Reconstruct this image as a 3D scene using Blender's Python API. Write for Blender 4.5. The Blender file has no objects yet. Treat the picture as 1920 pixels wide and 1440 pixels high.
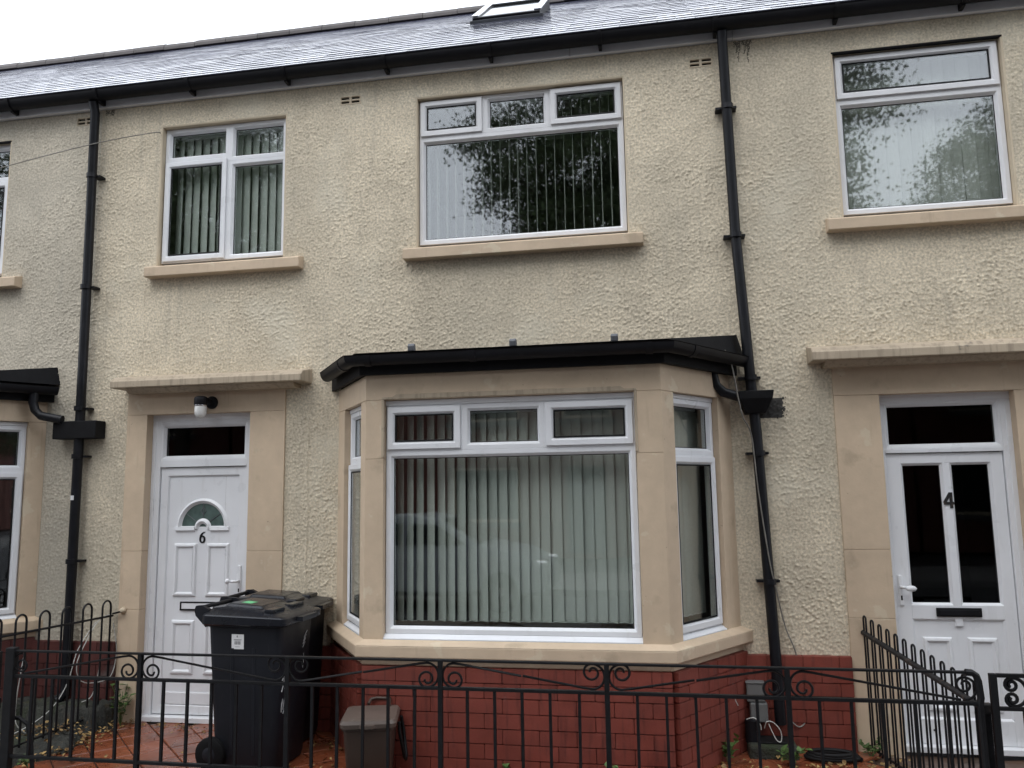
import bpy, bmesh, math, random
import numpy as np
from mathutils import Vector, Matrix
random.seed(7); rng = np.random.default_rng(11)
sc = bpy.context.scene
COL = sc.collection
R = math.radians
# ---------------------------------------------------------------- camera
cam_d = bpy.data.cameras.new("camera"); cam = bpy.data.objects.new("camera", cam_d); COL.objects.link(cam)
cam_d.sensor_width = 36.0; cam_d.lens = 28.125; cam_d.clip_end = 400.0; cam_d.clip_start = 0.05
YAW, PITCH, ROLL = -0.177314, 0.130762, -0.015846
_f = Vector((math.sin(YAW)*math.cos(PITCH), math.cos(YAW)*math.cos(PITCH), math.sin(PITCH)))
_r = Vector((math.cos(YAW), -math.sin(YAW), 0)); _u = _r.cross(_f)
_r2 = _r*math.cos(ROLL)+_u*math.sin(ROLL); _u2 = -_r*math.sin(ROLL)+_u*math.cos(ROLL)
cam.matrix_world = Matrix(((_r2.x,_u2.x,-_f.x,0),(_r2.y,_u2.y,-_f.y,-5.7),(_r2.z,_u2.z,-_f.z,1.73),(0,0,0,1)))
sc.camera = cam
# ---------------------------------------------------------------- sky, sun, exposure
w = bpy.data.worlds.new("World"); sc.world = w; w.use_nodes = True
nt = w.node_tree; nt.nodes.clear()
sky = nt.nodes.new("ShaderNodeTexSky"); sky.sky_type = 'NISHITA'; sky.sun_disc = False
SUN_EL, SUN_AZ = R(56), R(200)          # behind the camera, a little to its left, veiled by cloud
sky.sun_elevation = SUN_EL; sky.sun_rotation = SUN_AZ; sky.air_density = 1.0; sky.dust_density = 6.0; sky.ozone_density = 1.0
hs = nt.nodes.new("ShaderNodeHueSaturation"); hs.inputs['Saturation'].default_value = 0.13; hs.inputs['Value'].default_value = 1.0
bg = nt.nodes.new("ShaderNodeBackground"); bg.inputs['Strength'].default_value = 0.14
wo = nt.nodes.new("ShaderNodeOutputWorld")
cl = nt.nodes.new("ShaderNodeMix"); cl.data_type = 'RGBA'; cl.inputs[0].default_value = 0.85      # even cloud deck over the clear sky
cl.inputs[7].default_value = (14.4, 15.2, 16.6, 1.0)
nt.links.new(sky.outputs[0], hs.inputs['Color']); nt.links.new(hs.outputs[0], cl.inputs[6]); nt.links.new(cl.outputs[2], bg.inputs['Color']); nt.links.new(bg.outputs[0], wo.inputs[0])
sun_d = bpy.data.lights.new("sun", 'SUN'); sun_d.energy = 0.6; sun_d.angle = R(35); sun_d.color = (1.0, 0.97, 0.93)
sun = bpy.data.objects.new("sun", sun_d); COL.objects.link(sun)
_sd = Vector((math.sin(SUN_AZ)*math.cos(SUN_EL), math.cos(SUN_AZ)*math.cos(SUN_EL), math.sin(SUN_EL)))
sun.rotation_euler = _sd.to_track_quat('Z', 'Y').to_euler(); sun.location = (0, -6, 14)
vs = sc.view_settings; vs.view_transform = 'Standard'; vs.look = 'None'; vs.gamma = 1.0; vs.use_curve_mapping = False
vs.exposure = 0.22
# ---------------------------------------------------------------- materials
def lin(r, g, b):
    def c(v):
        v /= 255.0
        return v/12.92 if v <= 0.04045 else ((v+0.055)/1.055)**2.4
    return (c(r), c(g), c(b), 1.0)
class Mat:
    """small node helper"""
    def __init__(s, name, base=(.5,.5,.5), rough=.6, spec=.5):
        s.m = bpy.data.materials.new(name); s.m.use_nodes = True; s.nt = s.m.node_tree
        s.b = s.nt.nodes['Principled BSDF']
        s.col = s.val(tuple(base)+(1.0,) if len(base) == 3 else base)
        s.b.inputs['Roughness'].default_value = rough; s.b.inputs['Specular IOR Level'].default_value = spec
        s._tc = None
    def val(s, c):
        n = s.nt.nodes.new('ShaderNodeRGB'); n.outputs[0].default_value = c; return n.outputs[0]
    def tc(s, kind='Object'):
        if s._tc is None: s._tc = s.nt.nodes.new('ShaderNodeTexCoord')
        return s._tc.outputs[kind]
    def world(s):
        g = s.nt.nodes.new('ShaderNodeNewGeometry'); return g.outputs['Position']
    def mapping(s, vec, scale):
        n = s.nt.nodes.new('ShaderNodeMapping'); n.inputs['Scale'].default_value = scale
        s.nt.links.new(vec, n.inputs['Vector']); return n.outputs[0]
    def noise(s, scale, detail=4, vec=None, rough=.55, dist=0):
        n = s.nt.nodes.new('ShaderNodeTexNoise'); n.inputs['Scale'].default_value = scale; n.inputs['Detail'].default_value = detail
        n.inputs['Roughness'].default_value = rough; n.inputs['Distortion'].default_value = dist
        s.nt.links.new(vec if vec is not None else s.world(), n.inputs['Vector']); return n.outputs['Fac']
    def ramp(s, fac, stops):
        n = s.nt.nodes.new('ShaderNodeValToRGB'); e = n.color_ramp.elements
        e[0].position, e[0].color = stops[0][0], stops[0][1]; e[1].position, e[1].color = stops[-1][0], stops[-1][1]
        for p, c in stops[1:-1]:
            k = e.new(p); k.color = c
        s.nt.links.new(fac, n.inputs[0]); return n.outputs[0]
    def rmp(s, fac, a, b, lo=0.0, hi=1.0):
        n = s.nt.nodes.new('ShaderNodeMapRange'); n.inputs[1].default_value = a; n.inputs[2].default_value = b
        n.inputs[3].default_value = lo; n.inputs[4].default_value = hi; s.nt.links.new(fac, n.inputs[0]); return n.outputs[0]
    def mix(s, fac, a, b, mode='MIX'):
        n = s.nt.nodes.new('ShaderNodeMix'); n.data_type = 'RGBA'; n.blend_type = mode
        if isinstance(fac, (int, float)): n.inputs[0].default_value = fac
        else: s.nt.links.new(fac, n.inputs[0])
        for i, v in ((6, a), (7, b)):
            if isinstance(v, tuple): n.inputs[i].default_value = v
            else: s.nt.links.new(v, n.inputs[i])
        return n.outputs[2]
    def math(s, op, a, b):
        n = s.nt.nodes.new('ShaderNodeMath'); n.operation = op
        for i, v in ((0, a), (1, b)):
            if isinstance(v, (int, float)): n.inputs[i].default_value = v
            else: s.nt.links.new(v, n.inputs[i])
        return n.outputs[0]
    def vary(s, amount, scale, detail=4, vec=None):
        """multiply the colour by noise 1-amount..1+amount"""
        f = s.noise(scale, detail, vec); g = s.rmp(f, .3, .7, 1-amount, 1+amount)
        n = s.nt.nodes.new('ShaderNodeVectorMath'); n.operation = 'SCALE'
        s.nt.links.new(s.col, n.inputs[0]); s.nt.links.new(g, n.inputs['Scale']); s.col = n.outputs[0]; return s
    def each(s, amount):
        """per-object brightness"""
        o = s.nt.nodes.new('ShaderNodeObjectInfo'); g = s.rmp(o.outputs['Random'], 0, 1, 1-amount, 1+amount)
        n = s.nt.nodes.new('ShaderNodeVectorMath'); n.operation = 'SCALE'
        s.nt.links.new(s.col, n.inputs[0]); s.nt.links.new(g, n.inputs['Scale']); s.col = n.outputs[0]; return s
    def spots(s, col, scale, lo, hi, detail=3, vec=None, amt=1.0):
        f = s.noise(scale, detail, vec); g = s.rmp(f, lo, hi, 0, amt); s.col = s.mix(g, s.col, col); return s
    def rough(s, lo, hi, scale, detail=3):
        f = s.noise(scale, detail); s.nt.links.new(s.rmp(f, .3, .7, lo, hi), s.b.inputs['Roughness']); return s
    def bump(s, scale, strength, dist, detail=5, vec=None):
        n = s.nt.nodes.new('ShaderNodeBump'); n.inputs['Strength'].default_value = strength; n.inputs['Distance'].default_value = dist
        s.nt.links.new(s.noise(scale, detail, vec), n.inputs['Height'])
        if s.b.inputs['Normal'].links: s.nt.links.new(s.b.inputs['Normal'].links[0].from_socket, n.inputs['Normal'])
        s.nt.links.new(n.outputs[0], s.b.inputs['Normal']); return s
    def done(s):
        s.nt.links.new(s.col, s.b.inputs['Base Color']); return s.m
MT = {}
def streak(m): return m.mapping(m.world(), (9.0, 9.0, 0.7))
m = Mat('cream_roughcast', (.595, .520, .395), .9, .25)
m.vary(.12, .8, 5).vary(.10, 4, 5).vary(.30, 62, 3)
m.spots((.40, .365, .29, 1), .6, .48, .70, 5, None, .55).spots((.33, .30, .245, 1), 1.1, .58, .78, 4, streak(m), .45).spots((.66, .61, .49, 1), 1.5, .54, .70, 4, None, .55)
m.spots((.26, .235, .19, 1), 34, .62, .74, 3, None, .55).spots((.17, .155, .13, 1), 3.2, .68, .80, 6, None, .5)
m.bump(330, .6, .0025, 3); MT['render'] = m.done()
m = Mat('grey_roughcast', (.51, .46, .37), .9, .25)
m.vary(.10, .9, 5).vary(.09, 5, 4).vary(.28, 62, 3).spots((.36, .34, .29, 1), .55, .5, .72, 4, None, .6).spots((.31, .29, .25, 1), 1.0, .60, .8, 4, streak(m), .5)
m.bump(260, .5, .002, 4); MT['render_left'] = m.done()
m = Mat('tan_masonry_paint', (.560, .440, .315), .62, .35)
m.vary(.09, 1.3, 5).vary(.06, 9, 4).spots((.40, .30, .21, 1), 3.0, .62, .8, 4, streak(m), .5).spots((.63, .55, .41, 1), 6, .62, .66, 7, None, .55).spots((.31, .245, .17, 1), 4.5, .60, .70, 7, None, .5).spots((.20, .16, .12, 1), 26, .73, .78, 3, None, .7)
m.bump(60, .25, .003, 4); MT['tan'] = m.done()
m = Mat('reveal_paint', (.56, .475, .35), .75, .3); m.vary(.08, 6, 4).bump(90, .3, .003); MT['reveal'] = m.done()
m = Mat('weathered_tan', (.42, .345, .255), .7, .3)
m.vary(.10, 3, 4).spots((.20, .17, .125, 1), 2.2, .50, .74, 4, m.mapping(m.world(), (16, 16, 1.3)), .7).spots((.17, .15, .12, 1), 12, .66, .76, 4).bump(70, .35, .003); MT['tan_dirty'] = m.done()
m = Mat('white_upvc', (.74, .75, .77), .32, .5); m.vary(.035, 3, 3).spots((.52, .51, .49, 1), 2.0, .60, .85, 5, m.mapping(m.world(), (10, 10, 2)), .4).rough(.25, .45, 6); MT['upvc'] = m.done()
m = Mat('white_upvc_weathered', (.70, .70, .71), .38, .5); m.vary(.05, 4, 3).spots((.42, .41, .38, 1), 3.0, .58, .82, 5, None, .45); MT['upvc_old'] = m.done()
m = Mat('fascia_white', (.66, .66, .67), .4, .4); m.vary(.06, 5, 3).spots((.33, .32, .30, 1), 2.5, .55, .75, 4, None, .5); MT['fascia'] = m.done()
m = Mat('black_gutter_plastic', (.007, .007, .009), .5, .22); m.vary(.3, 6, 3).spots((.03, .03, .028, 1), 9, .66, .8, 3, None, .4); MT['gutter'] = m.done()
m = Mat('black_pipe', (.006, .0065, .009), .42, .28); m.vary(.3, 8, 3).spots((.025, .025, .025, 1), 14, .70, .8, 3, None, .5).rough(.35, .55, 5); MT['pipe'] = m.done()
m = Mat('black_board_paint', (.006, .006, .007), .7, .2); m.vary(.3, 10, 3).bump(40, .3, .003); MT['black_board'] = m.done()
m = Mat('black_iron', (.007, .007, .008), .5, .25); m.vary(.35, 20, 3).spots((.05, .03, .018, 1), 22, .72, .80, 3, None, .5).bump(120, .3, .001); MT['iron'] = m.done()
m = Mat('rusted_iron', (.020, .019, .019), .7, .3); m.vary(.35, 20, 3).spots((.07, .05, .038, 1), 30, .55, .7, 3).bump(120, .6, .002); MT['iron_rust'] = m.done()
m = Mat('wet_slate', (.050, .053, .082), .22, .6); m.each(.35).vary(.25, 3, 3).rough(.13, .28, 1.2); m.b.inputs['Coat Weight'].default_value = .15; m.b.inputs['Coat Roughness'].default_value = .12; m.bump(30, .08, .004); MT['slate'] = m.done()
m = Mat('ridge_clay', (.085, .075, .072), .6, .35); m.each(.2).vary(.2, 5, 4).bump(50, .3, .004); MT['ridge'] = m.done()
m = Mat('lead_flashing', (.10, .105, .115), .5, .5); m.vary(.2, 5, 4); MT['lead'] = m.done()
m = Mat('red_painted_brick', (.185, .044, .031), .42, .4); m.each(.07).vary(.16, 6, 4).spots((.055, .018, .016, 1), 2.0, .54, .72, 4, m.mapping(m.world(), (14, 14, 1.6)), .7).spots((.22, .10, .085, 1), 12, .68, .78, 4, None, .5).rough(.3, .62, 8); m.bump(45, .5, .004).bump(160, .3, .001); MT['brick'] = m.done()
m = Mat('red_painted_mortar', (.165, .040, .029), .6, .4); m.vary(.25, 9, 4).bump(80, .4, .003); MT['mortar'] = m.done()
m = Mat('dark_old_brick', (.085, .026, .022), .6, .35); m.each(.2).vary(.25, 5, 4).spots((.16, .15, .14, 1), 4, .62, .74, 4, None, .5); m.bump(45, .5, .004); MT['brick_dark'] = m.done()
m = Mat('red_quarry_tile', (.215, .062, .028), .3, .5); m.each(.14).vary(.16, 5, 4).spots((.06, .03, .022, 1), 3, .56, .74, 4, None, .7).spots((.30, .12, .07, 1), 8, .64, .78, 4, None, .4).rough(.12, .42, 4); m.bump(50, .2, .002); MT['tile'] = m.done()
m = Mat('tile_joint', (.035, .022, .017), .7, .3); m.vary(.3, 10, 3); MT['joint'] = m.done()
m = Mat('brown_old_paving', (.085, .052, .036), .45, .45); m.vary(.25, 4, 4).spots((.03, .028, .02, 1), 3, .5, .7, 4).bump(40, .3, .004); MT['paving_old'] = m.done()
m = Mat('mossy_concrete', (.040, .040, .034), .75, .3); m.vary(.4, 8, 5).spots((.075, .052, .03, 1), 16, .58, .68, 4, None, .7).spots((.028, .036, .018, 1), 4, .48, .66, 5).spots((.12, .12, .115, 1), 9, .68, .76, 4).bump(45, .9, .02).bump(160, .6, .006); MT['moss'] = m.done()
m = Mat('kerb_concrete', (.17, .165, .155), .75, .3); m.vary(.2, 6, 4).spots((.06, .07, .045, 1), 5, .56, .72, 4).bump(60, .5, .005); MT['kerb'] = m.done()
m = Mat('pavement_slab', (.17, .165, .16), .6, .35); m.vary(.15, 2, 4).bump(70, .4, .003); MT['pavement'] = m.done()
m = Mat('asphalt', (.05, .05, .052), .55, .4); m.vary(.2, 3, 4).bump(120, .6, .004); MT['asphalt'] = m.done()
m = Mat('blind_fabric', (.60, .63, .58), .85, .2); m.each(.05).vary(.03, 60, 2, m.mapping(m.world(), (1, 1, 3))); MT['blind'] = m.done()
m = Mat('blind_fabric_cream', (.46, .47, .43), .85, .2); m.each(.05).vary(.03, 60, 2); MT['blind_cream'] = m.done()
m = Mat('room_plaster', (.20, .185, .165), .9, .2); m.vary(.08, 1.5, 2); MT['room'] = m.done()
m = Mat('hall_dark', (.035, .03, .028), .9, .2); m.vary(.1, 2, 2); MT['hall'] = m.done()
m = Mat('rubber_gasket', (.006, .006, .0065), .6, .25); m.vary(.1, 9, 2); MT['gasket'] = m.done()
m = Mat('bin_plastic', (.010, .011, .015), .5, .25); m.vary(.2, 4, 4).spots((.022, .023, .026, 1), 7, .66, .8, 4, m.mapping(m.world(), (6, 6, 1)), .5).rough(.4, .6, 6).bump(200, .15, .001); MT['bin'] = m.done()
m = Mat('bin_lid_plastic', (.011, .012, .016), .3, .4); m.vary(.2, 4, 4).spots((.035, .034, .03, 1), 9, .62, .78, 4, None, .5).rough(.16, .4, 6); MT['bin_lid'] = m.done()
m = Mat('bin_tyre', (.006, .006, .0065), .75, .15); m.vary(.2, 12, 2); MT['tyre'] = m.done()
m = Mat('caddy_brown', (.050, .032, .024), .45, .4); m.vary(.12, 5, 3).bump(150, .15, .001); MT['caddy'] = m.done()
m = Mat('caddy_lid', (.110, .083, .068), .42, .45); m.vary(.12, 5, 3).spots((.3, .29, .27, 1), 16, .68, .76, 3, None, .6); MT['caddy_lid'] = m.done()
m = Mat('paper_sticker', (.72, .72, .72), .5, .4); m.vary(.05, 20, 2); MT['sticker'] = m.done()
m = Mat('sticker_ink', (.12, .12, .13), .6, .3); m.vary(.1, 30, 2); MT['ink'] = m.done()
m = Mat('green_reflection', (.10, .50, .22), .3, .5); m.vary(.2, 20, 2); MT['green'] = m.done()
m = Mat('scratch_white', (.42, .42, .42), .7, .3); m.vary(.2, 40, 2); MT['scratch'] = m.done()
m = Mat('white_cable', (.45, .45, .42), .5, .4); m.vary(.15, 12, 3); MT['cable'] = m.done()
m = Mat('grey_cable', (.20, .19, .17), .6, .4); m.vary(.2, 12, 3); MT['cable_grey'] = m.done()
m = Mat('grey_metal_box', (.13, .133, .13), .55, .4); m.vary(.2, 8, 4).spots((.10, .10, .095, 1), 6, .55, .7, 4); MT['meter'] = m.done()
m = Mat('dead_leaf', (.33, .22, .085), .6, .3); m.vary(.4, 25, 2).spots((.15, .085, .035, 1), 14, .46, .56, 2); MT['leaf_dead'] = m.done()
m = Mat('weed_leaf', (.075, .135, .035), .5, .4); m.each(.2).vary(.35, 30, 2); m.b.inputs['Transmission Weight'].default_value = 0; MT['weed'] = m.done()
m = Mat('tree_leaf', (.055, .085, .030), .55, .3); m.vary(.4, 2.5, 3); MT['tree_leaf'] = m.done()
m = Mat('bark', (.075, .062, .05), .9, .2); m.vary(.3, 6, 4).bump(20, .6, .02); MT['bark'] = m.done()
m = Mat('far_brick', (.12, .045, .033), .8, .3); m.vary(.12, 1.5, 4).vary(.12, 30, 2); MT['far_brick'] = m.done()
m = Mat('far_roof', (.07, .068, .072), .5, .4); m.vary(.2, 3, 4); MT['far_roof'] = m.done()
m = Mat('car_paint_silver', (.17, .18, .19), .35, .4); m.b.inputs['Coat Weight'].default_value = .2; m.vary(.02, 3, 2); MT['car'] = m.done()
m = Mat('dark_glass', (.012, .014, .015), .06, .5); m.vary(.1, 2, 2); MT['dark_glass'] = m.done()
m = Mat('obscured_glass', (.085, .125, .115), .16, .5); m.vary(.25, 14, 3).bump(60, .3, .002); MT['arch_glass'] = m.done()
m = Mat('lamp_red', (.35, .02, .015), .2, .5); m.vary(.1, 20, 2); MT['lamp_red'] = m.done()
m = Mat('chrome', (.62, .62, .63), .22, .5); m.b.inputs['Metallic'].default_value = 1.0; m.vary(.1, 20, 2); MT['chrome'] = m.done()
m = Mat('lamp_globe_glass', (.72, .72, .70), .22, .5); m.vary(.06, 25, 2); MT['globe'] = m.done()
m = Mat('paint_patch_black', (.045, .043, .040), .8, .3); m.vary(.4, 60, 3); MT['patch'] = m.done()
m = Mat('dark_stain', (.17, .15, .12), .85, .25); m.vary(.4, 60, 3); MT['stain'] = m.done()
m = Mat('brass', (.35, .24, .08), .35, .5); m.b.inputs['Metallic'].default_value = 1.0; m.vary(.2, 20, 2); MT['brass'] = m.done()
def glass(name, tint, r0, waves=.0):
    mm = bpy.data.materials.new(name); mm.use_nodes = True; n = mm.node_tree; n.nodes.clear()
    out = n.nodes.new('ShaderNodeOutputMaterial'); tr = n.nodes.new('ShaderNodeBsdfTransparent'); gl = n.nodes.new('ShaderNodeBsdfGlossy')
    tr.inputs[0].default_value = tint; gl.inputs['Roughness'].default_value = 0.022; gl.inputs['Color'].default_value = (.93, .95, .97, 1)
    lw = n.nodes.new('ShaderNodeLayerWeight'); lw.inputs['Blend'].default_value = .5
    p = n.nodes.new('ShaderNodeMath'); p.operation = 'POWER'; p.inputs[1].default_value = 4.0; n.links.new(lw.outputs['Facing'], p.inputs[0])
    mr = n.nodes.new('ShaderNodeMapRange'); mr.inputs[3].default_value = r0; mr.inputs[4].default_value = 1.0; n.links.new(p.outputs[0], mr.inputs[0])
    mx = n.nodes.new('ShaderNodeMixShader'); n.links.new(mr.outputs[0], mx.inputs[0]); n.links.new(tr.outputs[0], mx.inputs[1]); n.links.new(gl.outputs[0], mx.inputs[2])
    g = n.nodes.new('ShaderNodeNewGeometry'); nz = n.nodes.new('ShaderNodeTexNoise'); nz.inputs['Scale'].default_value = 3.0; nz.inputs['Detail'].default_value = 1.0
    n.links.new(g.outputs['Position'], nz.inputs['Vector'])
    bp = n.nodes.new('ShaderNodeBump'); bp.inputs['Strength'].default_value = waves; bp.inputs['Distance'].default_value = .01
    n.links.new(nz.outputs['Fac'], bp.inputs['Height']); n.links.new(bp.outputs[0], gl.inputs['Normal'])
    n.links.new(mx.outputs[0], out.inputs[0]); return mm
MT['glass'] = glass('window_glass', (.90, .92, .91, 1), .095, .04)
MT['glass_dark'] = glass('tinted_glass', (.55, .57, .56, 1), .020, .05)
# ---------------------------------------------------------------- mesh helpers
class G:
    def __init__(s): s.v = []; s.f = []
    def add(s, vs, fs):
        o = len(s.v); s.v += [tuple(p) for p in vs]; s.f += [tuple(i+o for i in f) for f in fs]; return s
    def box(s, x0, x1, y0, y1, z0, z1):
        return s.add([(x0,y0,z0),(x1,y0,z0),(x1,y1,z0),(x0,y1,z0),(x0,y0,z1),(x1,y0,z1),(x1,y1,z1),(x0,y1,z1)],
                     [(0,3,2,1),(4,5,6,7),(0,1,5,4),(1,2,6,5),(2,3,7,6),(3,0,4,7)])
    def quad(s, *p): return s.add(p, [tuple(range(len(p)))])
    def prism(s, poly, z0, z1):              # polygon in XY (ccw) extruded in Z
        n = len(poly); vs = [(x,y,z0) for x,y in poly]+[(x,y,z1) for x,y in poly]
        return s.add(vs, [tuple(range(n-1,-1,-1)), tuple(range(n,2*n))]+[(i,(i+1)%n,(i+1)%n+n,i+n) for i in range(n)])
    def prism_y(s, poly, y0, y1):            # polygon in XZ extruded in Y (y0 front)
        n = len(poly); vs = [(x,y0,z) for x,z in poly]+[(x,y1,z) for x,z in poly]
        return s.add(vs, [tuple(range(n)), tuple(range(2*n-1,n-1,-1))]+[((i+1)%n,i,i+n,(i+1)%n+n) for i in range(n)])
    def prism_x(s, poly, x0, x1):            # polygon in YZ extruded in X
        n = len(poly); vs = [(x0,y,z) for y,z in poly]+[(x1,y,z) for y,z in poly]
        return s.add(vs, [tuple(range(n-1,-1,-1)), tuple(range(n,2*n))]+[(i,(i+1)%n,(i+1)%n+n,i+n) for i in range(n)])
    def ring(s, x0, x1, z0, z1, prof, close=True):
        """mitred rectangular frame in XZ; prof = [(inset, y), ...] swept round the four sides"""
        o = len(s.v); n = len(prof)
        for d, y in prof: s.v += [(x0+d,y,z0+d),(x1-d,y,z0+d),(x1-d,y,z1-d),(x0+d,y,z1-d)]
        for k in range(n if close else n-1):
            a = o+4*k; b = o+4*((k+1) % n)
            for i in range(4): s.f.append((a+i, a+(i+1)%4, b+(i+1)%4, b+i))
        return s
    def tube(s, pts, r, n=8, caps=True, flat=None):
        pts = [Vector(p) for p in pts]; o = len(s.v); m = len(pts); up = None
        rr = r if isinstance(r, (list, tuple)) else [r]*m
        for i, p in enumerate(pts):
            t = (pts[min(i+1,m-1)]-pts[max(i-1,0)]).normalized()
            if up is None:
                up = Vector((0,0,1)) if abs(t.z) < .9 else Vector((0,1,0))
            a = t.cross(up)
            a = a.normalized() if a.length > 1e-6 else t.orthogonal().normalized()
            b = a.cross(t).normalized(); up = b
            for k in range(n):
                q = 2*math.pi*(k+.5)/n
                s.v.append(tuple(p+a*math.cos(q)*rr[i]+b*math.sin(q)*rr[i]))
        for i in range(m-1):
            for k in range(n):
                s.f.append((o+i*n+k, o+i*n+(k+1)%n, o+(i+1)*n+(k+1)%n, o+(i+1)*n+k))
        if caps:
            s.f.append(tuple(o+k for k in range(n-1,-1,-1))); s.f.append(tuple(o+(m-1)*n+k for k in range(n)))
        return s
    def sweep(s, prof, pts, close=False):
        """profile [(a,b)] (a sideways, b up) swept along horizontal pts with mitred corners"""
        o = len(s.v); n = len(prof); m = len(pts); P = [Vector(p) for p in pts]
        for i, p in enumerate(P):
            d0 = (P[i]-P[i-1]).normalized() if i > 0 else None; d1 = (P[i+1]-P[i]).normalized() if i < m-1 else None
            if d0 is None: d0 = d1
            if d1 is None: d1 = d0
            n0 = Vector((d0.y,-d0.x,0)).normalized(); n1 = Vector((d1.y,-d1.x,0)).normalized(); nn = (n0+n1).normalized(); nn /= max(.3, nn.dot(n0))
            for a, b in prof: s.v.append((p.x+nn.x*a, p.y+nn.y*a, p.z+b))
        for i in range(m-1):
            for k in range(n if close else n-1):
                s.f.append((o+i*n+k, o+i*n+(k+1)%n, o+(i+1)*n+(k+1)%n, o+(i+1)*n+k))
        if close:
            s.f.append(tuple(o+k for k in range(n))); s.f.append(tuple(o+(m-1)*n+k for k in range(n-1,-1,-1)))
        return s
    def lathe(s, c, prof, n=16, axis='z'):
        o = len(s.v); k = len(prof)
        for r, h in prof:
            for i in range(n):
                q = 2*math.pi*i/n; a, b = r*math.cos(q), r*math.sin(q)
                s.v.append({'z': (c[0]+a,c[1]+b,c[2]+h), 'y': (c[0]+a,c[1]+h,c[2]+b), 'x': (c[0]+h,c[1]+a,c[2]+b)}[axis])
        for j in range(k-1):
            for i in range(n): s.f.append((o+j*n+i, o+j*n+(i+1)%n, o+(j+1)*n+(i+1)%n, o+(j+1)*n+i))
        s.f.append(tuple(o+i for i in range(n-1,-1,-1))); s.f.append(tuple(o+(k-1)*n+i for i in range(n)))
        return s
    def mesh(s, name, mat, smooth=False):
        me = bpy.data.meshes.new(name); me.from_pydata(s.v, [], s.f)
        bm = bmesh.new(); bm.from_mesh(me); bmesh.ops.recalc_face_normals(bm, faces=bm.faces); bm.to_mesh(me); bm.free()
        me.materials.append(MT[mat] if isinstance(mat, str) else mat)
        if smooth: me.polygons.foreach_set('use_smooth', [True]*len(me.polygons))
        return me
def link(name, data, parent=None, loc=(0,0,0), rz=0.0):
    o = bpy.data.objects.new(name, data); COL.objects.link(o); o.location = loc
    if rz: o.rotation_euler = (0,0,rz)
    if parent is not None: o.parent = parent
    return o
def put(name, g, mat, parent=None, loc=(0,0,0), rz=0.0, smooth=False, bevel=0.0, seg=2, auto=None):
    o = link(name, g.mesh(name, mat, smooth or auto is not None), parent, loc, rz)
    if parent is not None and parent.get('wroot') is not None and loc == (0,0,0): o.location = -Vector(parent['wroot'])
    if bevel:
        b = o.modifiers.new('bevel', 'BEVEL'); b.width = bevel; b.segments = seg; b.limit_method = 'ANGLE'; b.angle_limit = R(40)
        b.harden_normals = False
    if auto is not None:
        o.data.shade_smooth() if hasattr(o.data, 'shade_smooth') else None
        try: o.data.set_sharp_from_angle(angle=R(auto))
        except Exception: pass
    return o
def tag(o, label, cat=None, group=None, kind=None):
    o['label'] = label
    if cat: o['category'] = cat
    if group: o['group'] = group
    if kind: o['kind'] = kind
    return o
def root(name, loc, label, cat, group=None, rz=0.0, world=True):
    """Empty at the thing's base; children given in world coordinates when world=True"""
    e = bpy.data.objects.new(name, None); COL.objects.link(e); e.location = loc; e.rotation_euler = (0,0,rz); e.empty_display_size = .1
    if world: e['wroot'] = tuple(loc)
    return tag(e, label, cat, group)
def struct(o): o['kind'] = 'structure'; return o
def stroke(pts, widths, y0, y1):
    """flat tapered stroke in XZ, extruded in Y"""
    g = G(); L = []; Rr = []; P = [Vector((x,0,z)) for x,z in pts]; m = len(P)
    for i, p in enumerate(P):
        t = (P[min(i+1,m-1)]-P[max(i-1,0)]).normalized(); nrm = Vector((-t.z,0,t.x)); wd = widths[i]/2 if not isinstance(widths, (int,float)) else widths/2
        L.append(p+nrm*wd); Rr.append(p-nrm*wd)
    o = 0; vs = []
    for i in range(m): vs += [(L[i].x,y0,L[i].z),(Rr[i].x,y0,Rr[i].z),(L[i].x,y1,L[i].z),(Rr[i].x,y1,Rr[i].z)]
    fs = []
    for i in range(m-1):
        a, b = 4*i, 4*i+4
        fs += [(a,a+1,b+1,b),(a+2,b+2,b+3,a+3),(a,b,b+2,a+2),(a+1,a+3,b+3,b+1)]
    fs += [(0,2,3,1),(4*m-4,4*m-3,4*m-1,4*m-2)]
    return g.add(vs, fs)
# ---------------------------------------------------------------- roughcast relief (one field for every rendered wall)
FX0, FX1, FZ0, FZ1, FS = -9.2, 5.2, 0.4, 5.2, 0.0042
NX, NZ = int((FX1-FX0)/FS), int((FZ1-FZ0)/FS)
def field():
    kx = np.fft.fftfreq(NX, FS)[None,:]; kz = np.fft.fftfreq(NZ, FS)[:,None]
    def band(lx, lz, lo):                   # smooth blobs about lx by lz metres, without the broad swell
        a = np.fft.fft2(rng.standard_normal((NZ, NX)))
        k2 = (kx*lx)**2+(kz*lz)**2
        b = np.real(np.fft.ifft2(a*np.exp(-k2*6.0)*(1-np.exp(-k2*lo)))); return b/b.std()
    def grains(density, sx, sz):            # thrown grit: irregular lumps of unequal size
        a = (rng.random((NZ, NX)) < density)*rng.random((NZ, NX))**1.5
        b = np.real(np.fft.ifft2(np.fft.fft2(a)*np.exp(-2*math.pi**2*((kx*sx)**2+(kz*sz)**2)))); b -= b.mean(); return b/b.std()
    a = grains(.07, .0045, .0037); d = grains(.010, .0080, .0058); c = band(.30, .24, 60); big = band(.9, .7, 60)
    amp = np.clip(1.0+.22*c, .5, 1.6)
    h = (np.clip(a,-1.7,2.8)*.0013+np.clip(d,-1.5,2.6)*.0003)*amp+np.clip(c,-2,2)*.0006+big*.0014
    return h
HF = field()
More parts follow.
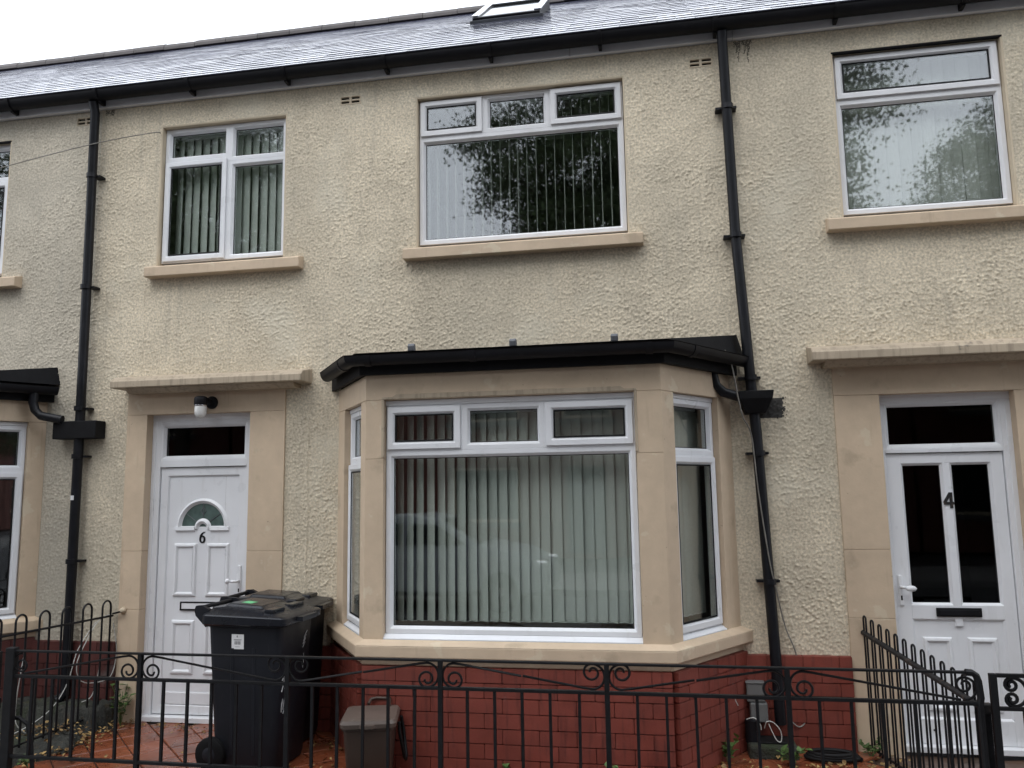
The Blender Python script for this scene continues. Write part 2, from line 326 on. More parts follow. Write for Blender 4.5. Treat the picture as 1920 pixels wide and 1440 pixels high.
def H(x, z):
    u = np.clip((np.asarray(x)-FX0)/FS, 0, NX-2); v = np.clip((np.asarray(z)-FZ0)/FS, 0, NZ-2)
    i = u.astype(int); j = v.astype(int); fu = u-i; fv = v-j
    return (HF[j,i]*(1-fu)+HF[j,i+1]*fu)*(1-fv)+(HF[j+1,i]*(1-fu)+HF[j+1,i+1]*fu)*fv
def lines(a, b, cuts, step):
    c = sorted({a, b, *[k for k in cuts if a < k < b]}); out = []
    for p, q in zip(c[:-1], c[1:]):
        n = max(1, int(round((q-p)/step))); out += [p+(q-p)*i/n for i in range(n)]
    return np.array(out+[c[-1]])
def roughcast(name, mat, parent, x0, x1, z0, z1, holes, step=.0058, off=0.0, seams=(), mask=None):
    X = lines(x0, x1, [v for h in holes for v in h[:2]], step); Z = lines(z0, z1, [v for h in holes for v in h[2:]], step)
    xx, zz = np.meshgrid(X, Z); hh = H(xx, zz)
    for (sx, sz0, sz1) in seams:             # render joints: a thin trowelled ridge
        k = np.exp(-((xx-sx-.004*np.sin(zz*9))/.006)**2)*((zz > sz0) & (zz < sz1)); hh = hh*(1-.7*k)+.004*k
    # feather the relief out at the edge of openings
    d = np.full(xx.shape, 9.0)
    for a, b, c, e in holes:
        dx = np.maximum(np.maximum(a-xx, xx-b), 0); dz = np.maximum(np.maximum(c-zz, zz-e), 0); d = np.minimum(d, np.hypot(dx, dz))
    hh = hh*np.clip(d/.03, .15, 1)
    co = np.stack([xx, -hh-off, zz], -1).reshape(-1,3).astype(np.float32)
    cx, cz = (X[:-1]+X[1:])/2, (Z[:-1]+Z[1:])/2; mx, mz = np.meshgrid(cx, cz); keep = np.ones(mx.shape, bool)
    for a, b, c, e in holes: keep &= ~((mx > a) & (mx < b) & (mz > c) & (mz < e))
    if mask is not None: keep &= mask(mx, mz)
    jj, ii = np.nonzero(keep); w_ = len(X); q = np.stack([jj*w_+ii, jj*w_+ii+1, (jj+1)*w_+ii+1, (jj+1)*w_+ii], -1).astype(np.int32)
    used = np.zeros(len(co), bool); used[q.ravel()] = True; remap = np.cumsum(used)-1; co = co[used]; q = remap[q]
    me = bpy.data.meshes.new(name); me.vertices.add(len(co)); me.vertices.foreach_set('co', co.ravel())
    me.loops.add(q.size); me.loops.foreach_set('vertex_index', q.ravel().astype(np.int32))
    me.polygons.add(len(q)); me.polygons.foreach_set('loop_start', np.arange(0, q.size, 4, dtype=np.int32)); me.polygons.foreach_set('use_smooth', np.ones(len(q), bool))
    me.update(calc_edges=True); me.materials.append(MT[mat])
    o = link(name, me, parent); o.location = -Vector(parent['wroot']); return o
# ---------------------------------------------------------------- ground
FY = -1.30                                   # line of the front railing
struct(put('ground', G().quad((-150,-150,-.10),(150,-150,-.10),(150,150,-.10),(-150,150,-.10)), 'asphalt'))
struct(put('road', G().quad((-60,-9.4,-.09),(60,-9.4,-.09),(60,-3.6,-.09),(-60,-3.6,-.09)), 'asphalt'))
pv = G()
for i in range(-14, 15):
    for j in range(3):
        x = i*.62; y = FY-.15-.68*j; pv.box(x+.004, x+.616, y-.676, y, -.12, .015+random.uniform(-.002,.002))
pave = struct(put('pavement', pv, 'pavement', bevel=.003)); 
struct(put('kerb', G().box(-9, 9, -3.65, -3.50, -.12, .012), 'kerb', bevel=.01))
struct(put('far_pavement', G().box(-60, 60, -12.2, -9.4, -.12, .02), 'pavement'))
GZ = 0.03
fc = struct(put('forecourt', G().quad((-4.06,FY-.12,GZ-.012),(1.26,FY-.12,GZ-.012),(1.26,.12,GZ-.012),(-4.06,.12,GZ-.012)), 'joint'))
ts = .228; tg = G().box(-ts/2+.004, ts/2-.004, -ts/2+.004, ts/2-.004, -.02, 0); tme = tg.mesh('tile', 'tile')
bm = bmesh.new(); bm.from_mesh(tme); bmesh.ops.bevel(bm, geom=[e for e in bm.edges if all(v.co.z > -.001 for v in e.verts)], offset=.004, segments=1, affect='EDGES'); bm.to_mesh(tme); bm.free()
dg = ts/math.sqrt(2)
def in_bay(x, y, mgn=0.0):
    return y > -.7+mgn and (-1.88-(y+.7)*.68 + mgn) < x < (.04+(y+.7)*.68 - mgn)
for i in range(-30, 30):
    for j in range(-12, 4):
        x = i*dg*2+(dg if j % 2 else 0)-.1; y = j*dg-.03
        if -3.98 < x < 1.22 and FY-.06 < y < .1 and not in_bay(x, y, .13):
            o = link('tile', tme, fc, (x, y, GZ+random.uniform(-.0015,.0015)), R(45)); o.rotation_euler.x = random.uniform(-.006,.006); o.rotation_euler.y = random.uniform(-.006,.006)
# neighbours' yards, low kerb under the railings
def rough_slab(x0, x1, y0, y1, z, step=.04, amp=.008):
    g = G(); nx = int((x1-x0)/step)+1; ny = int((y1-y0)/step)+1
    hs_ = rng.normal(0, amp, (ny+1, nx+1)); hs_ = (hs_+np.roll(hs_,1,0)+np.roll(hs_,1,1)+np.roll(hs_,-1,0))/2.2
    for j in range(ny+1):
        for i in range(nx+1): g.v.append((x0+(x1-x0)*i/nx, y0+(y1-y0)*j/ny, z+hs_[j,i]))
    for j in range(ny):
        for i in range(nx): a = j*(nx+1)+i; g.f.append((a,a+1,a+nx+2,a+nx+1))
    b = len(g.v); g.box(x0, x1, y0, y1, -.12, z-amp*2.4); return g
def bank():
    g = G(); x0, x1, y0, y1 = -5.6, -3.93, FY+.07, .02; nx, ny = 84, 62; st = lambda t: np.clip(t,0,1)**2*(3-2*np.clip(t,0,1))
    xx, yy = np.meshgrid(np.linspace(x0,x1,nx), np.linspace(y0,y1,ny)); n1 = rng.normal(0,1,(ny,nx)); sm = lambda a: (a+np.roll(a,1,0)+np.roll(a,-1,0)+np.roll(a,1,1)+np.roll(a,-1,1))/5
    n2 = sm(sm(sm(rng.normal(0,1,(ny,nx)))))*3; edge = -4.05+.05*np.sin(yy*7)+.03*n2-.06*yy
    zz = GZ-.03+.075*st((edge-xx)/.10)+.12*st((yy+.34+.05*n2)/.10)*st((-4.06+.03*n2-xx)/.07)+.013*sm(n1)+.012*n2*st((edge-xx)/.06)
    g.v = [tuple(p) for p in np.stack([xx,yy,zz],-1).reshape(-1,3).tolist()]
    for b in range(ny-1):
        for a in range(nx-1): k = b*nx+a; g.f.append((k,k+1,k+nx+1,k+nx))
    return g
struct(put('left_yard', bank(), 'moss', smooth=True))
struct(put('left_path', rough_slab(-9, -5.59, FY+.08, 0.0, .10), 'moss'))
struct(put('right_yard', rough_slab(1.26, 6, FY+.05, .05, .0, .05, .004), 'paving_old'))
kb = G()
for i in range(-10, 3):
    x = -4.3+i*.61+1.1
    if x > 1.4: continue
    kb.box(x+.003, min(x+.607, 1.5), FY-.13, FY+.09, -.12, .085+random.uniform(-.004,.004))
struct(put('front_kerb', kb, 'kerb', bevel=.012))
# ---------------------------------------------------------------- houses
PL, FB = 0.62, 4.962                          # top of brick plinth, underside of fascia
hL = root('terraced_house', (-6.75,0,0), 'grey cream neighbour house at the left edge, beyond the left downpipe', 'house', 'houses of the terrace')
hC = root('terraced_house', (-1.92,0,0), 'cream roughcast house number 6 with the bay window, middle of the terrace', 'house', 'houses of the terrace')
hR = root('terraced_house', (2.9,0,0), 'cream roughcast house number 4 at the right, its half-glazed white door marked 4', 'house', 'houses of the terrace')
XL, XR = -4.50, 0.66
up = dict(sw=(-3.925,-2.845,3.60,4.745), mw=(-1.733,-.152,3.60,4.765), rw=(1.35,2.44,3.60,4.78), lw=(-6.95,-5.385,3.60,4.765), rw2=(3.6,4.7,3.6,4.78))
def hole(k, s=.018): a,b,c,d = up[k]; return (a-s, b+s, c-.06, d+s)
d6 = (-3.95,-3.075,.04,2.357); d4 = (1.482,2.308,.035,2.322)
vents = {'C': [(-2.377,-2.206,4.785,4.855),(.342,.511,4.790,4.857)], 'L': [(-4.742,-4.57,4.846,4.916)]}
bayC = (-2.34,.50,.0,2.74)
roughcast('wall', 'render', hC, XL, XR, PL, FB, [hole('sw'), hole('mw'), (-4.126,-2.785,0,2.60), bayC]+vents['C'], seams=[(-4.03,2.66,3.46),(-2.60,1.0,2.55)])
roughcast('wall', 'render_left', hL, -5.8, XL, PL, FB, [hole('lw'), (-8.6,-4.86,0,2.72)]+vents['L'])
roughcast('wall', 'render_left', hL, -9.0, -5.8, PL, FB, [hole('lw'), (-8.6,-4.86,0,2.72)], step=.02)
roughcast('wall', 'render', hR, XR, 2.62, PL, FB, [hole('rw'), (1.191,2.60,0,2.60)])
roughcast('wall', 'render', hR, 2.62, 4.9, PL, FB, [hole('rw2')], step=.02)
for h, k, mt in ((hC,'sw','reveal'),(hC,'mw','reveal'),(hR,'rw','reveal'),(hL,'lw','reveal'),(hR,'rw2','reveal')):
    a,b,c,d = hole(k); put('reveal', G().ring(a,b,c,d,[(0,-.001),(.0,.12),(.016,.12),(.012,.002)]), mt, h)
for h, vv in ((hC, vents['C']), (hL, vents['L'])):
    for a,b,c,d in vv:
        v = put('air_vent', G().box(a,b,.012,.05,c,d), 'gasket', h)
        mid = (a+b)/2; g = G(); g.ring(a-.002,b+.002,c-.002,d+.002,[(0,-.003),(0,.02),(.012,.02),(.010,-.003)]); g.box(mid-.009,mid+.009,-.002,.02,c,d); zc=(c+d)/2; g.box(a+.008,mid-.010,-.001,.02,zc-.006,zc+.006); g.box(mid+.010,b-.008,-.001,.02,zc-.006,zc+.006)
        put('vent_grille', g, 'reveal', v, bevel=.001)
# rooms behind the glass (plain plaster boxes with an opening at the window)
def room(h, x0, x1, z0, z1, hx0, hx1, hz0, hz1, y0=.14, depth=3.2, mat='room'):
    g = G(); y1 = y0+depth
    g.quad((x0,y1,z0),(x1,y1,z0),(x1,y1,z1),(x0,y1,z1)); g.quad((x0,y0,z0),(x0,y1,z0),(x0,y1,z1),(x0,y0,z1)); g.quad((x1,y0,z0),(x1,y0,z1),(x1,y1,z1),(x1,y1,z0))
    g.quad((x0,y0,z1),(x0,y1,z1),(x1,y1,z1),(x1,y0,z1)); g.quad((x0,y0,z0),(x1,y0,z0),(x1,y1,z0),(x0,y1,z0))
    for a,b,c,d in ((x0,x1,z0,hz0),(x0,x1,hz1,z1),(x0,hx0,hz0,hz1),(hx1,x1,hz0,hz1)):
        g.quad((a,y0,c),(b,y0,c),(b,y0,d),(a,y0,d))
    return put('room', g, mat, h)
room(hC, -4.4, -2.4, 2.75, 5.0, -3.93, -2.84, 3.59, 4.75); room(hC, -2.35, .6, 2.75, 5.0, -1.74, -.15, 3.59, 4.77)
room(hR, .75, 3.0, 2.75, 5.0, 1.34, 2.45, 3.59, 4.79); room(hL, -8.9, -4.6, 2.75, 5.0, -6.96, -5.38, 3.59, 4.77, mat='hall'); room(hR, 3.1, 4.8, 2.75, 5.0, 3.6, 4.7, 3.6, 4.78)
room(hC, -4.1, -2.75, .04, 2.7, -3.9, -3.1, .1, 2.3, y0=.17, mat='hall'); room(hR, 1.2, 3.1, .04, 2.7, 1.5, 2.29, .1, 2.3, y0=.17, mat='hall')
room(hC, -2.7, .62, .1, 2.7, -2.33, .49, .62, 2.50, y0=.02); room(hL, -9, -4.6, .1, 2.7, -8.55, -4.95, .62, 2.50, y0=.02, mat='hall')
# sills
def sill(h, x0, x1): 
    g = G(); g.prism_x([(-.085,3.462),(-.085,3.535),(-.078,3.545),(.07,3.585),(.07,3.462)], x0, x1); return put('window_sill', g, 'tan', h, bevel=.005)
sill(hC, -3.99, -2.665); sill(hC, -1.83, -.038); sill(hR, 1.22, 2.60); sill(hL, -7.15, -5.175); sill(hR, 3.5, 4.85)
# upvc windows: cells (fractions of the frame, top row first) -> frame mesh + sash, pane and gasket children
def upvc_window(h, x0, x1, z0, z1, y, cells, loc=None, rz=0.0, mat='upvc', head=0.0, cill=0.0, gl='glass'):
    W, Hh = x1-x0, z1-z0; g = G(); L = dict(loc=loc, rz=rz) if loc is not None else {}
    zs0, zs1 = z0+cill, z1-head
    if head: g.box(x0-.008, x1+.008, y-.006, y+.06, zs1+.001, z1)
    if cill: g.prism_x([(y-.035,z0),(y-.035,z0+cill*.55),(y-.002,z0+cill-.001),(y+.06,z0+cill-.001),(y+.06,z0)], x0-.008, x1+.008)
    panes = []; sashes = []
    for (a, b, c, d, op) in cells:           # c,d measured from the top
        cx0, cx1, cz0, cz1 = x0+a*W, x0+b*W, zs1-d*(zs1-zs0), zs1-c*(zs1-zs0)
        fl = .034 if a == 0 else .024; wd = .034
        if op:
            g.ring(cx0, cx1, cz0, cz1, [(0,y),(0,y+.06),(.03,y+.06),(.03,y+.004),(.022,y)])
            sashes.append((cx0+.012, cx1-.012, cz0+.012, cz1-.012))
            panes.append((cx0+.012+.052, cx1-.012-.052, cz0+.012+.052, cz1-.012-.052, y-.004))
        else:
            g.ring(cx0, cx1, cz0, cz1, [(0,y),(0,y+.06),(wd+.012,y+.06),(wd+.012,y+.024),(wd-.002,y+.002),(wd-.006,y)])
            panes.append((cx0+wd+.010, cx1-wd-.010, cz0+wd+.010, cz1-wd-.010, y+.03))
    wobj = put('window', g, mat, h, bevel=.0015, seg=1, **L)
    for a,b,c,d in sashes:
        s_ = G(); s_.ring(a,b,c,d,[(0,y-.016),(0,y-.002),(.054,y-.002),(.054,y+.004),(.036,y-.0135),(.033,y-.016)]); put('sash', s_, mat, wobj, bevel=.002, seg=1)
    for a,b,c,d,yy in panes:
        put('pane', G().box(a-.004,b+.004,yy,yy+.005,c-.004,d+.004), gl, wobj)
        put('gasket', G().ring(a-.003,b+.003,c-.003,d+.003,[(0,yy-.0045),(0,yy-.0008),(.010,yy-.0008),(.008,yy-.003)]), 'gasket', wobj)
    return wobj
three = [(0,.325,0,.262,1),(.325,.648,0,.262,0),(.648,1,0,.262,1),(0,1,.262,1,0)]
upvc_window(hC, *up['mw'], .045, three, mat='upvc_old')
upvc_window(hC, *up['sw'], .045, [(0,.53,0,.245,0),(.53,1,0,.275,0),(0,.53,.245,1,1),(.53,1,.275,1,0)])
upvc_window(hR, *up['rw'], .045, [(0,1,0,.288,1),(0,1,.288,1,0)], mat='upvc_old')
upvc_window(hR, *up['rw2'], .045, [(0,1,0,.288,1),(0,1,.288,1,0)], mat='upvc_old')
upvc_window(hL, *up['lw'], .045, [(0,.325,0,.28,0),(.325,.648,0,.28,1),(.648,1,0,.28,0),(0,1,.28,1,1)])
# vertical blinds: things hanging behind the glass
slat_me = {}
def slat_mesh(hgt, mat, wd=.089):
    k = (round(hgt,3), mat, wd)
    if k not in slat_me:
        g = G(); n = 5; pts = []
        for i in range(n):                   # slightly cupped strip
            x = (i/(n-1)-.5)*wd; pts.append((x, -.004*(1-(2*x/wd)**2)))
        poly = pts+[(x, y+.0012) for x, y in reversed(pts)]
        g.prism(poly, -hgt, 0); g.box(-wd*.47, wd*.47, -.002, .0035, -hgt-.004, -hgt+.028)
        slat_me[k] = g.mesh('slat', mat)
    return slat_me[k]
def blind(x0, x1, ztop, zbot, y, pitch, ang, label, mat='blind', loc=None, rz=0.0, jit=2.0, skip=(), wd=.089):
    e = root('vertical_blind', (((x0+x1)/2, y, zbot) if loc is None else loc), label, 'blind', 'vertical blinds in the windows', rz=rz, world=False)
    hw = (x1-x0)/2; hh = ztop-zbot
    put('head_rail', G().box(-hw, hw, -.02, .02, hh+.001, hh+.035), 'upvc', e, bevel=.003)
    n = int(round((x1-x0)/pitch)); me = slat_mesh(hh-.03, mat, wd)
    for i in range(n+1):
        if i in skip: continue
        a = ang(i/n) if callable(ang) else ang
        s_ = link('slat', me, e, (-hw+i*(x1-x0)/n+random.uniform(-.003,.003), random.uniform(-.004,.004), hh-.002), R(a+random.uniform(-jit,jit)))
        s_.rotation_euler.y = random.uniform(-.004,.004)
    # bead chain joining the slat feet
    pts = [(-hw+i*(x1-x0)/n/3, -.004, .035-.010*abs(math.sin(i*math.pi/3))) for i in range(3*n+1)]
    put('bead_chain', G().tube(pts, .0018, 5), 'upvc', e)
    return e
blind(-3.86, -2.88, 4.70, 3.625, .17, .078, lambda t: -26+4*t, 'half-open grey green vertical blind in the small upper window above door 6', jit=4)
blind(-1.69, -.19, 4.735, 3.62, .17, .0715, lambda t: -86+2*t, 'vertical blind turned edge-on in the wide upper window over the bay', 'blind_cream', jit=1.2)
blind(1.40, 2.41, 4.75, 3.62, .17, .083, -7, 'closed vertical blind in the upper window of the house marked 4', 'blind_cream')
# ---------------------------------------------------------------- brickwork plinths
bm_full = G().box(-.1075,.1075,-.05,.012,-.0325,.0325).mesh('brick', 'brick'); bm_half = G().box(-.0515,.0515,-.05,.012,-.0325,.0325).mesh('brick', 'brick')
bd_full = bm_full.copy(); bd_full.materials.clear(); bd_full.materials.append(MT['brick_dark']); bd_half = bm_half.copy(); bd_half.materials.clear(); bd_half.materials.append(MT['brick_dark'])
for me in (bm_full, bm_half, bd_full, bd_half):
    b_ = bmesh.new(); b_.from_mesh(me); bmesh.ops.bevel(b_, geom=list(b_.edges), offset=.0028, segments=2, affect='EDGES'); b_.to_mesh(me); b_.free()
def brickwork(parent, p0, p1, z0, z1, dark=False, base=None):
    """stretcher bond from p0 to p1; outward is to the right of travel; base = parent's world origin"""
    p0 = Vector((*p0,0)); p1 = Vector((*p1,0)); d = p1-p0; L = d.length; d.normalize(); nrm = Vector((d.y,-d.x,0)); ang = math.atan2(d.y, d.x)
    off = -Vector(base) if base is not None else Vector((0,0,0))
    n = int(round((z1-z0)/.083)); ch = (z1-z0)/n
    for r_ in range(n):
        u = 0.0; first = r_ % 2 == 1; zc = z0+ch*(r_+.5)
        while u < L-.02:
            wd = .1125 if first else .225; first = False
            if u+wd > L-.03: wd = L-u
            if wd < .03: break
            me = (bd_full if dark else bm_full) if wd > .14 else (bd_half if dark else bm_half); nominal = .215 if wd > .14 else .103
            c = p0+d*(u+wd/2)+nrm*(-.0100+random.uniform(-.0008,.0010))
            o = link('brick', me, parent, (c.x+off.x, c.y+off.y, zc+off.z)); o.rotation_euler = (random.uniform(-.006,.006), random.uniform(-.006,.006), ang)
            o.scale = ((wd-.002)/nominal, 1, (ch-.003)/.065)
            u += wd
    return n
def plinth(h, spans, z0, z1, dark):
    g = G()
    for a, b in spans: g.box(a, b, .0005, .10, z0-.1, z1)
    o = put('plinth_wall', g, 'mortar', h)
    for a, b in spans: brickwork(o, (a,0), (b,0), z0, z1, dark)
    return o
plinth(hC, [(-2.785,-2.30),(.46,XR)], GZ, PL, False)
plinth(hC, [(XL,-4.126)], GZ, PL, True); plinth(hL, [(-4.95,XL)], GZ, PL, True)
plinth(hR, [(XR,1.191)], GZ, PL, False); plinth(hR, [(2.60,3.4)], GZ, PL, False)
# ---------------------------------------------------------------- door surrounds, canopies, doors
def surround(h, x0, x1, ztop, door, lip=True):
    g = G(); a,b,c,d = door
    zj = [GZ-.05, .86, 1.30, d+.001]
    for za, zb_ in zip(zj[:-1], zj[1:]): g.box(x0, a-.001, -.012, .16, za, zb_-.0012); g.box(b+.001, x1, -.012, .16, za, zb_-.0012)
    g.box(x0, x1, -.012, .16, d+.001, ztop)
    o = put('door_surround', g, 'tan', h, bevel=.003); return o
surround(hC, -4.126, -2.785, 2.56, d6); surround(hR, 1.191, 2.60, 2.55, d4)
def canopy(h, x0, x1, z0, z1, yf=-.20):
    g = G(); zm = z0+(z1-z0)*.66
    g.prism_x([(yf,z0),(yf,zm),(yf+.012,zm+.004),(yf+.03,z1),(.02,z1+.04),(.02,z0)], x0, x1)
    g2 = G(); g2.prism_x([(yf+.10,z0-.035),(yf+.05,z0-.001),(.01,z0-.001),(.01,z0-.035)], x0+.09, x1-.09)
    o = put('door_canopy', g, 'tan_dirty', h, bevel=.006); put('canopy_moulding', g2, 'tan_dirty', o, bevel=.004); return o
canopy(hC, -4.157, -2.575, 2.555, 2.635); canopy(hR, 1.037, 2.75, 2.545, 2.632)
# electrical wrinkle of paint under the canopy of number 6
def door_frame(h, x0, x1, z0, z1, leaf_top, fan, y=.075):
    """outer frame with fanlight; fan = (x0,x1,z0,z1) of its glass"""
    g = G(); fx0,fx1,fz0,fz1 = fan
    lx0, lx1 = fx0-.035, fx1+.035
    g.box(x0, lx0, y, y+.075, z0, z1); g.box(lx1, x1, y, y+.075, z0, z1); g.box(lx0, lx1, y, y+.075, fz1+.03, z1); g.box(lx0, lx1, y, y+.075, leaf_top, fz0-.03)
    g.ring(lx0, lx1, fz0-.03, fz1+.03, [(0,y+.002),(0,y+.06),(.034,y+.06),(.034,y+.026),(.016,y+.006)])
    g.box(x0-.002, x1+.002, y-.008, y+.01, z1-.048, z1+.004); g.box(x0-.002, x0+.03, y-.006, y+.01, z0, z1-.05); g.box(x1-.03, x1+.002, y-.006, y+.01, z0, z1-.05)
    g.box(x0-.004, x1+.004, y-.05, y+.07, z0-.008, z0+.028)
    o = put('door_frame', g, 'upvc', h, bevel=.0025)
    put('fanlight_pane', G().box(fx0-.004,fx1+.004,y+.03,y+.035,fz0-.004,fz1+.004), 'glass_dark', o)
    return o, lx0, lx1
fr6, l0, l1 = door_frame(hC, *d6, 1.945, (-3.845,-3.175,2.03,2.26))
def arc(cx, cz, r, a0, a1, n): return [(cx+r*math.cos(R(a0+(a1-a0)*i/n)), cz+r*math.sin(R(a0+(a1-a0)*i/n))) for i in range(n+1)]
def door6():
    y = .092; x0, x1, z0, z1 = l0+.004, l1-.004, .075, 1.940; cx = -3.512
    g = G(); g.ring(x0, x1, z0, z1, [(0,y),(0,y+.045),(.072,y+.045),(.072,y+.016),(.064,y+.002),(.061,y)])
    zi0, zi1 = z0+.07, z1-.07; xi0, xi1 = x0+.07, x1-.07; yp = y+.014
    g.box(xi0, xi1, yp, yp+.02, zi0, 1.478); 
    # panel round the arched light
    ro = .187; arcp = arc(cx, 1.478, ro, 0, 180, 20)
    for i in range(20):
        (ax,az),(bx,bz) = arcp[i], arcp[i+1]
        tx0 = xi1 if i == 0 else ax; 
        g.quad((ax,yp,az),(bx,yp,bz),(bx,yp,zi1),(ax,yp,zi1))
    g.box(xi0, cx-ro, yp, yp+.02, 1.4785, zi1); g.box(cx+ro, xi1, yp, yp+.02, 1.4785, zi1)
    leaf = put('door', g, 'upvc', hC, bevel=.002); tag(leaf, 'white upvc door with fan-shaped glass and black number 6')
    # arched bead
    def arch_band(r0, r1, yy0, yy1, a0=0, a1=180, cz=1.478, n=24):
        gg = G(); P0 = arc(cx, cz, r0, a0, a1, n); P1 = arc(cx, cz, r1, a0, a1, n); rm = (r0+r1)/2; PM = arc(cx, cz, rm, a0, a1, n)
        for i in range(n+1):
            gg.v += [(P0[i][0],yy1,P0[i][1]),(PM[i][0],yy0,PM[i][1]),(P1[i][0],yy1,P1[i][1])]
        for i in range(n): a = 3*i; gg.f += [(a,a+1,a+4,a+3),(a+1,a+2,a+5,a+4)]
        return gg
    gb = arch_band(ro-.008, ro+.036, yp-.016, yp+.003)
    gb.prism_x([(yp+.002,1.440),(yp-.016,1.452),(yp-.012,1.478),(yp+.004,1.484)], cx-.225, cx-.066); gb.prism_x([(yp+.002,1.440),(yp-.016,1.452),(yp-.012,1.478),(yp+.004,1.484)], cx+.066, cx+.225)
    s2 = arch_band(.030, .072, yp-.016, yp+.003, -8, 188, 1.47); gb.add(s2.v, s2.f)
    put('arch_bead', gb, 'upvc', leaf, auto=50)
    gp = G(); P = arc(cx, 1.478, ro, 0, 180, 24); gp.add([(x,yp+.006,z) for x,z in P], [tuple(range(len(P)))]); put('arch_pane', gp, 'arch_glass', leaf)
    # lead lines of the arched light
    gl = G(); rr = random
    for a in (35, 90, 145): 
        c_, s_ = math.cos(R(a)), math.sin(R(a)); gl.tube([(cx+.07*c_,yp+.004,1.478+.07*s_),(cx+.185*c_,yp+.004,1.478+.185*s_)], .0025, 5)
    dm = .022; gl.tube([(cx,yp+.004,1.60+dm*1.4),(cx+dm,yp+.004,1.60),(cx,yp+.004,1.60-dm*1.4),(cx-dm,yp+.004,1.60),(cx,yp+.004,1.60+dm*1.4)], .003, 5)
    put('lead_line', gl, 'lead', leaf)
    def raised(x0_, x1_, za, zb):
        gg = G(); gg.ring(x0_, x1_, za, zb, [(0,yp+.001),(.010,yp-.013),(.024,yp-.015),(.036,yp-.002),(.040,yp+.001)]); gg.quad((x0_+.038,yp-.0025,za+.038),(x1_-.038,yp-.0025,za+.038),(x1_-.038,yp-.0025,zb-.038),(x0_+.038,yp-.0025,zb-.038)); put('raised_panel', gg, 'upvc', leaf, bevel=.001)
    for a, b in ((cx-.236,cx-.040),(cx+.040,cx+.236)): raised(a, b, .945, 1.352); raised(a, b, .365, .770)
    gk = G(); gk.ring(cx-.165, cx+.130, .842, .908, [(0,yp+.001),(0,yp-.010),(.010,yp-.010),(.010,yp+.001)]); lp = put('letter_plate', gk, 'gasket', leaf); put('letter_flap', G().box(cx-.153,cx+.118,yp-.008,yp+.001,.853,.897), 'upvc', lp, bevel=.002)
    gb2 = G(); gb2.box(xi0, xi1, yp-.010, yp-.001, z0+.072, z0+.16); put('kick_rail', gb2, 'upvc', leaf, bevel=.004)
    # number 6
    bowl = [( .018*math.cos(R(a)), -.016+.024*math.sin(R(a))) for a in range(110, 471, 15)]
    wb = [.0085+.008*abs(math.cos(R(a))) for a in range(110, 471, 15)]
    n6 = stroke([(cx+.002+x, 1.397+z) for x,z in bowl], wb, yp-.004, yp-.001)
    tail = [(.021,.040),(.008,.036),(-.004,.026),(-.013,.010),(-.0175,-.010)]; t6 = stroke([(cx+.002+x,1.397+z) for x,z in tail], [.005,.009,.014,.018,.016], yp-.0044, yp-.001)
    n6.add(t6.v, t6.f); put('door_number', n6, 'gasket', leaf)
    # handle
    hx = l1-.04; gh = G(); gh.box(hx-.014, hx+.014, y-.012, y+.002, .95, 1.185); hp = put('handle_plate', gh, 'upvc', leaf, bevel=.005)
    gh = G(); gh.tube([(hx,y-.01,1.068),(hx,y-.045,1.068),(hx-.02,y-.055,1.068),(hx-.045,y-.055,1.070)], [.010,.010,.011,.012], 10); gh.lathe((hx-.072,y-.055,1.070), [(.001,-.016),(.014,-.013),(.020,-.004),(.021,.003),(.016,.012),(.001,.016)], 14, 'y')
    put('door_knob', gh, 'upvc', hp, smooth=True)
    put('keyhole', G().box(hx-.005,hx+.005,y-.014,y-.011,.985,1.012), 'gasket', hp)
door6()
fr4, r0_, r1_ = door_frame(hR, *d4, 1.930, (1.552,2.212,1.985,2.245))
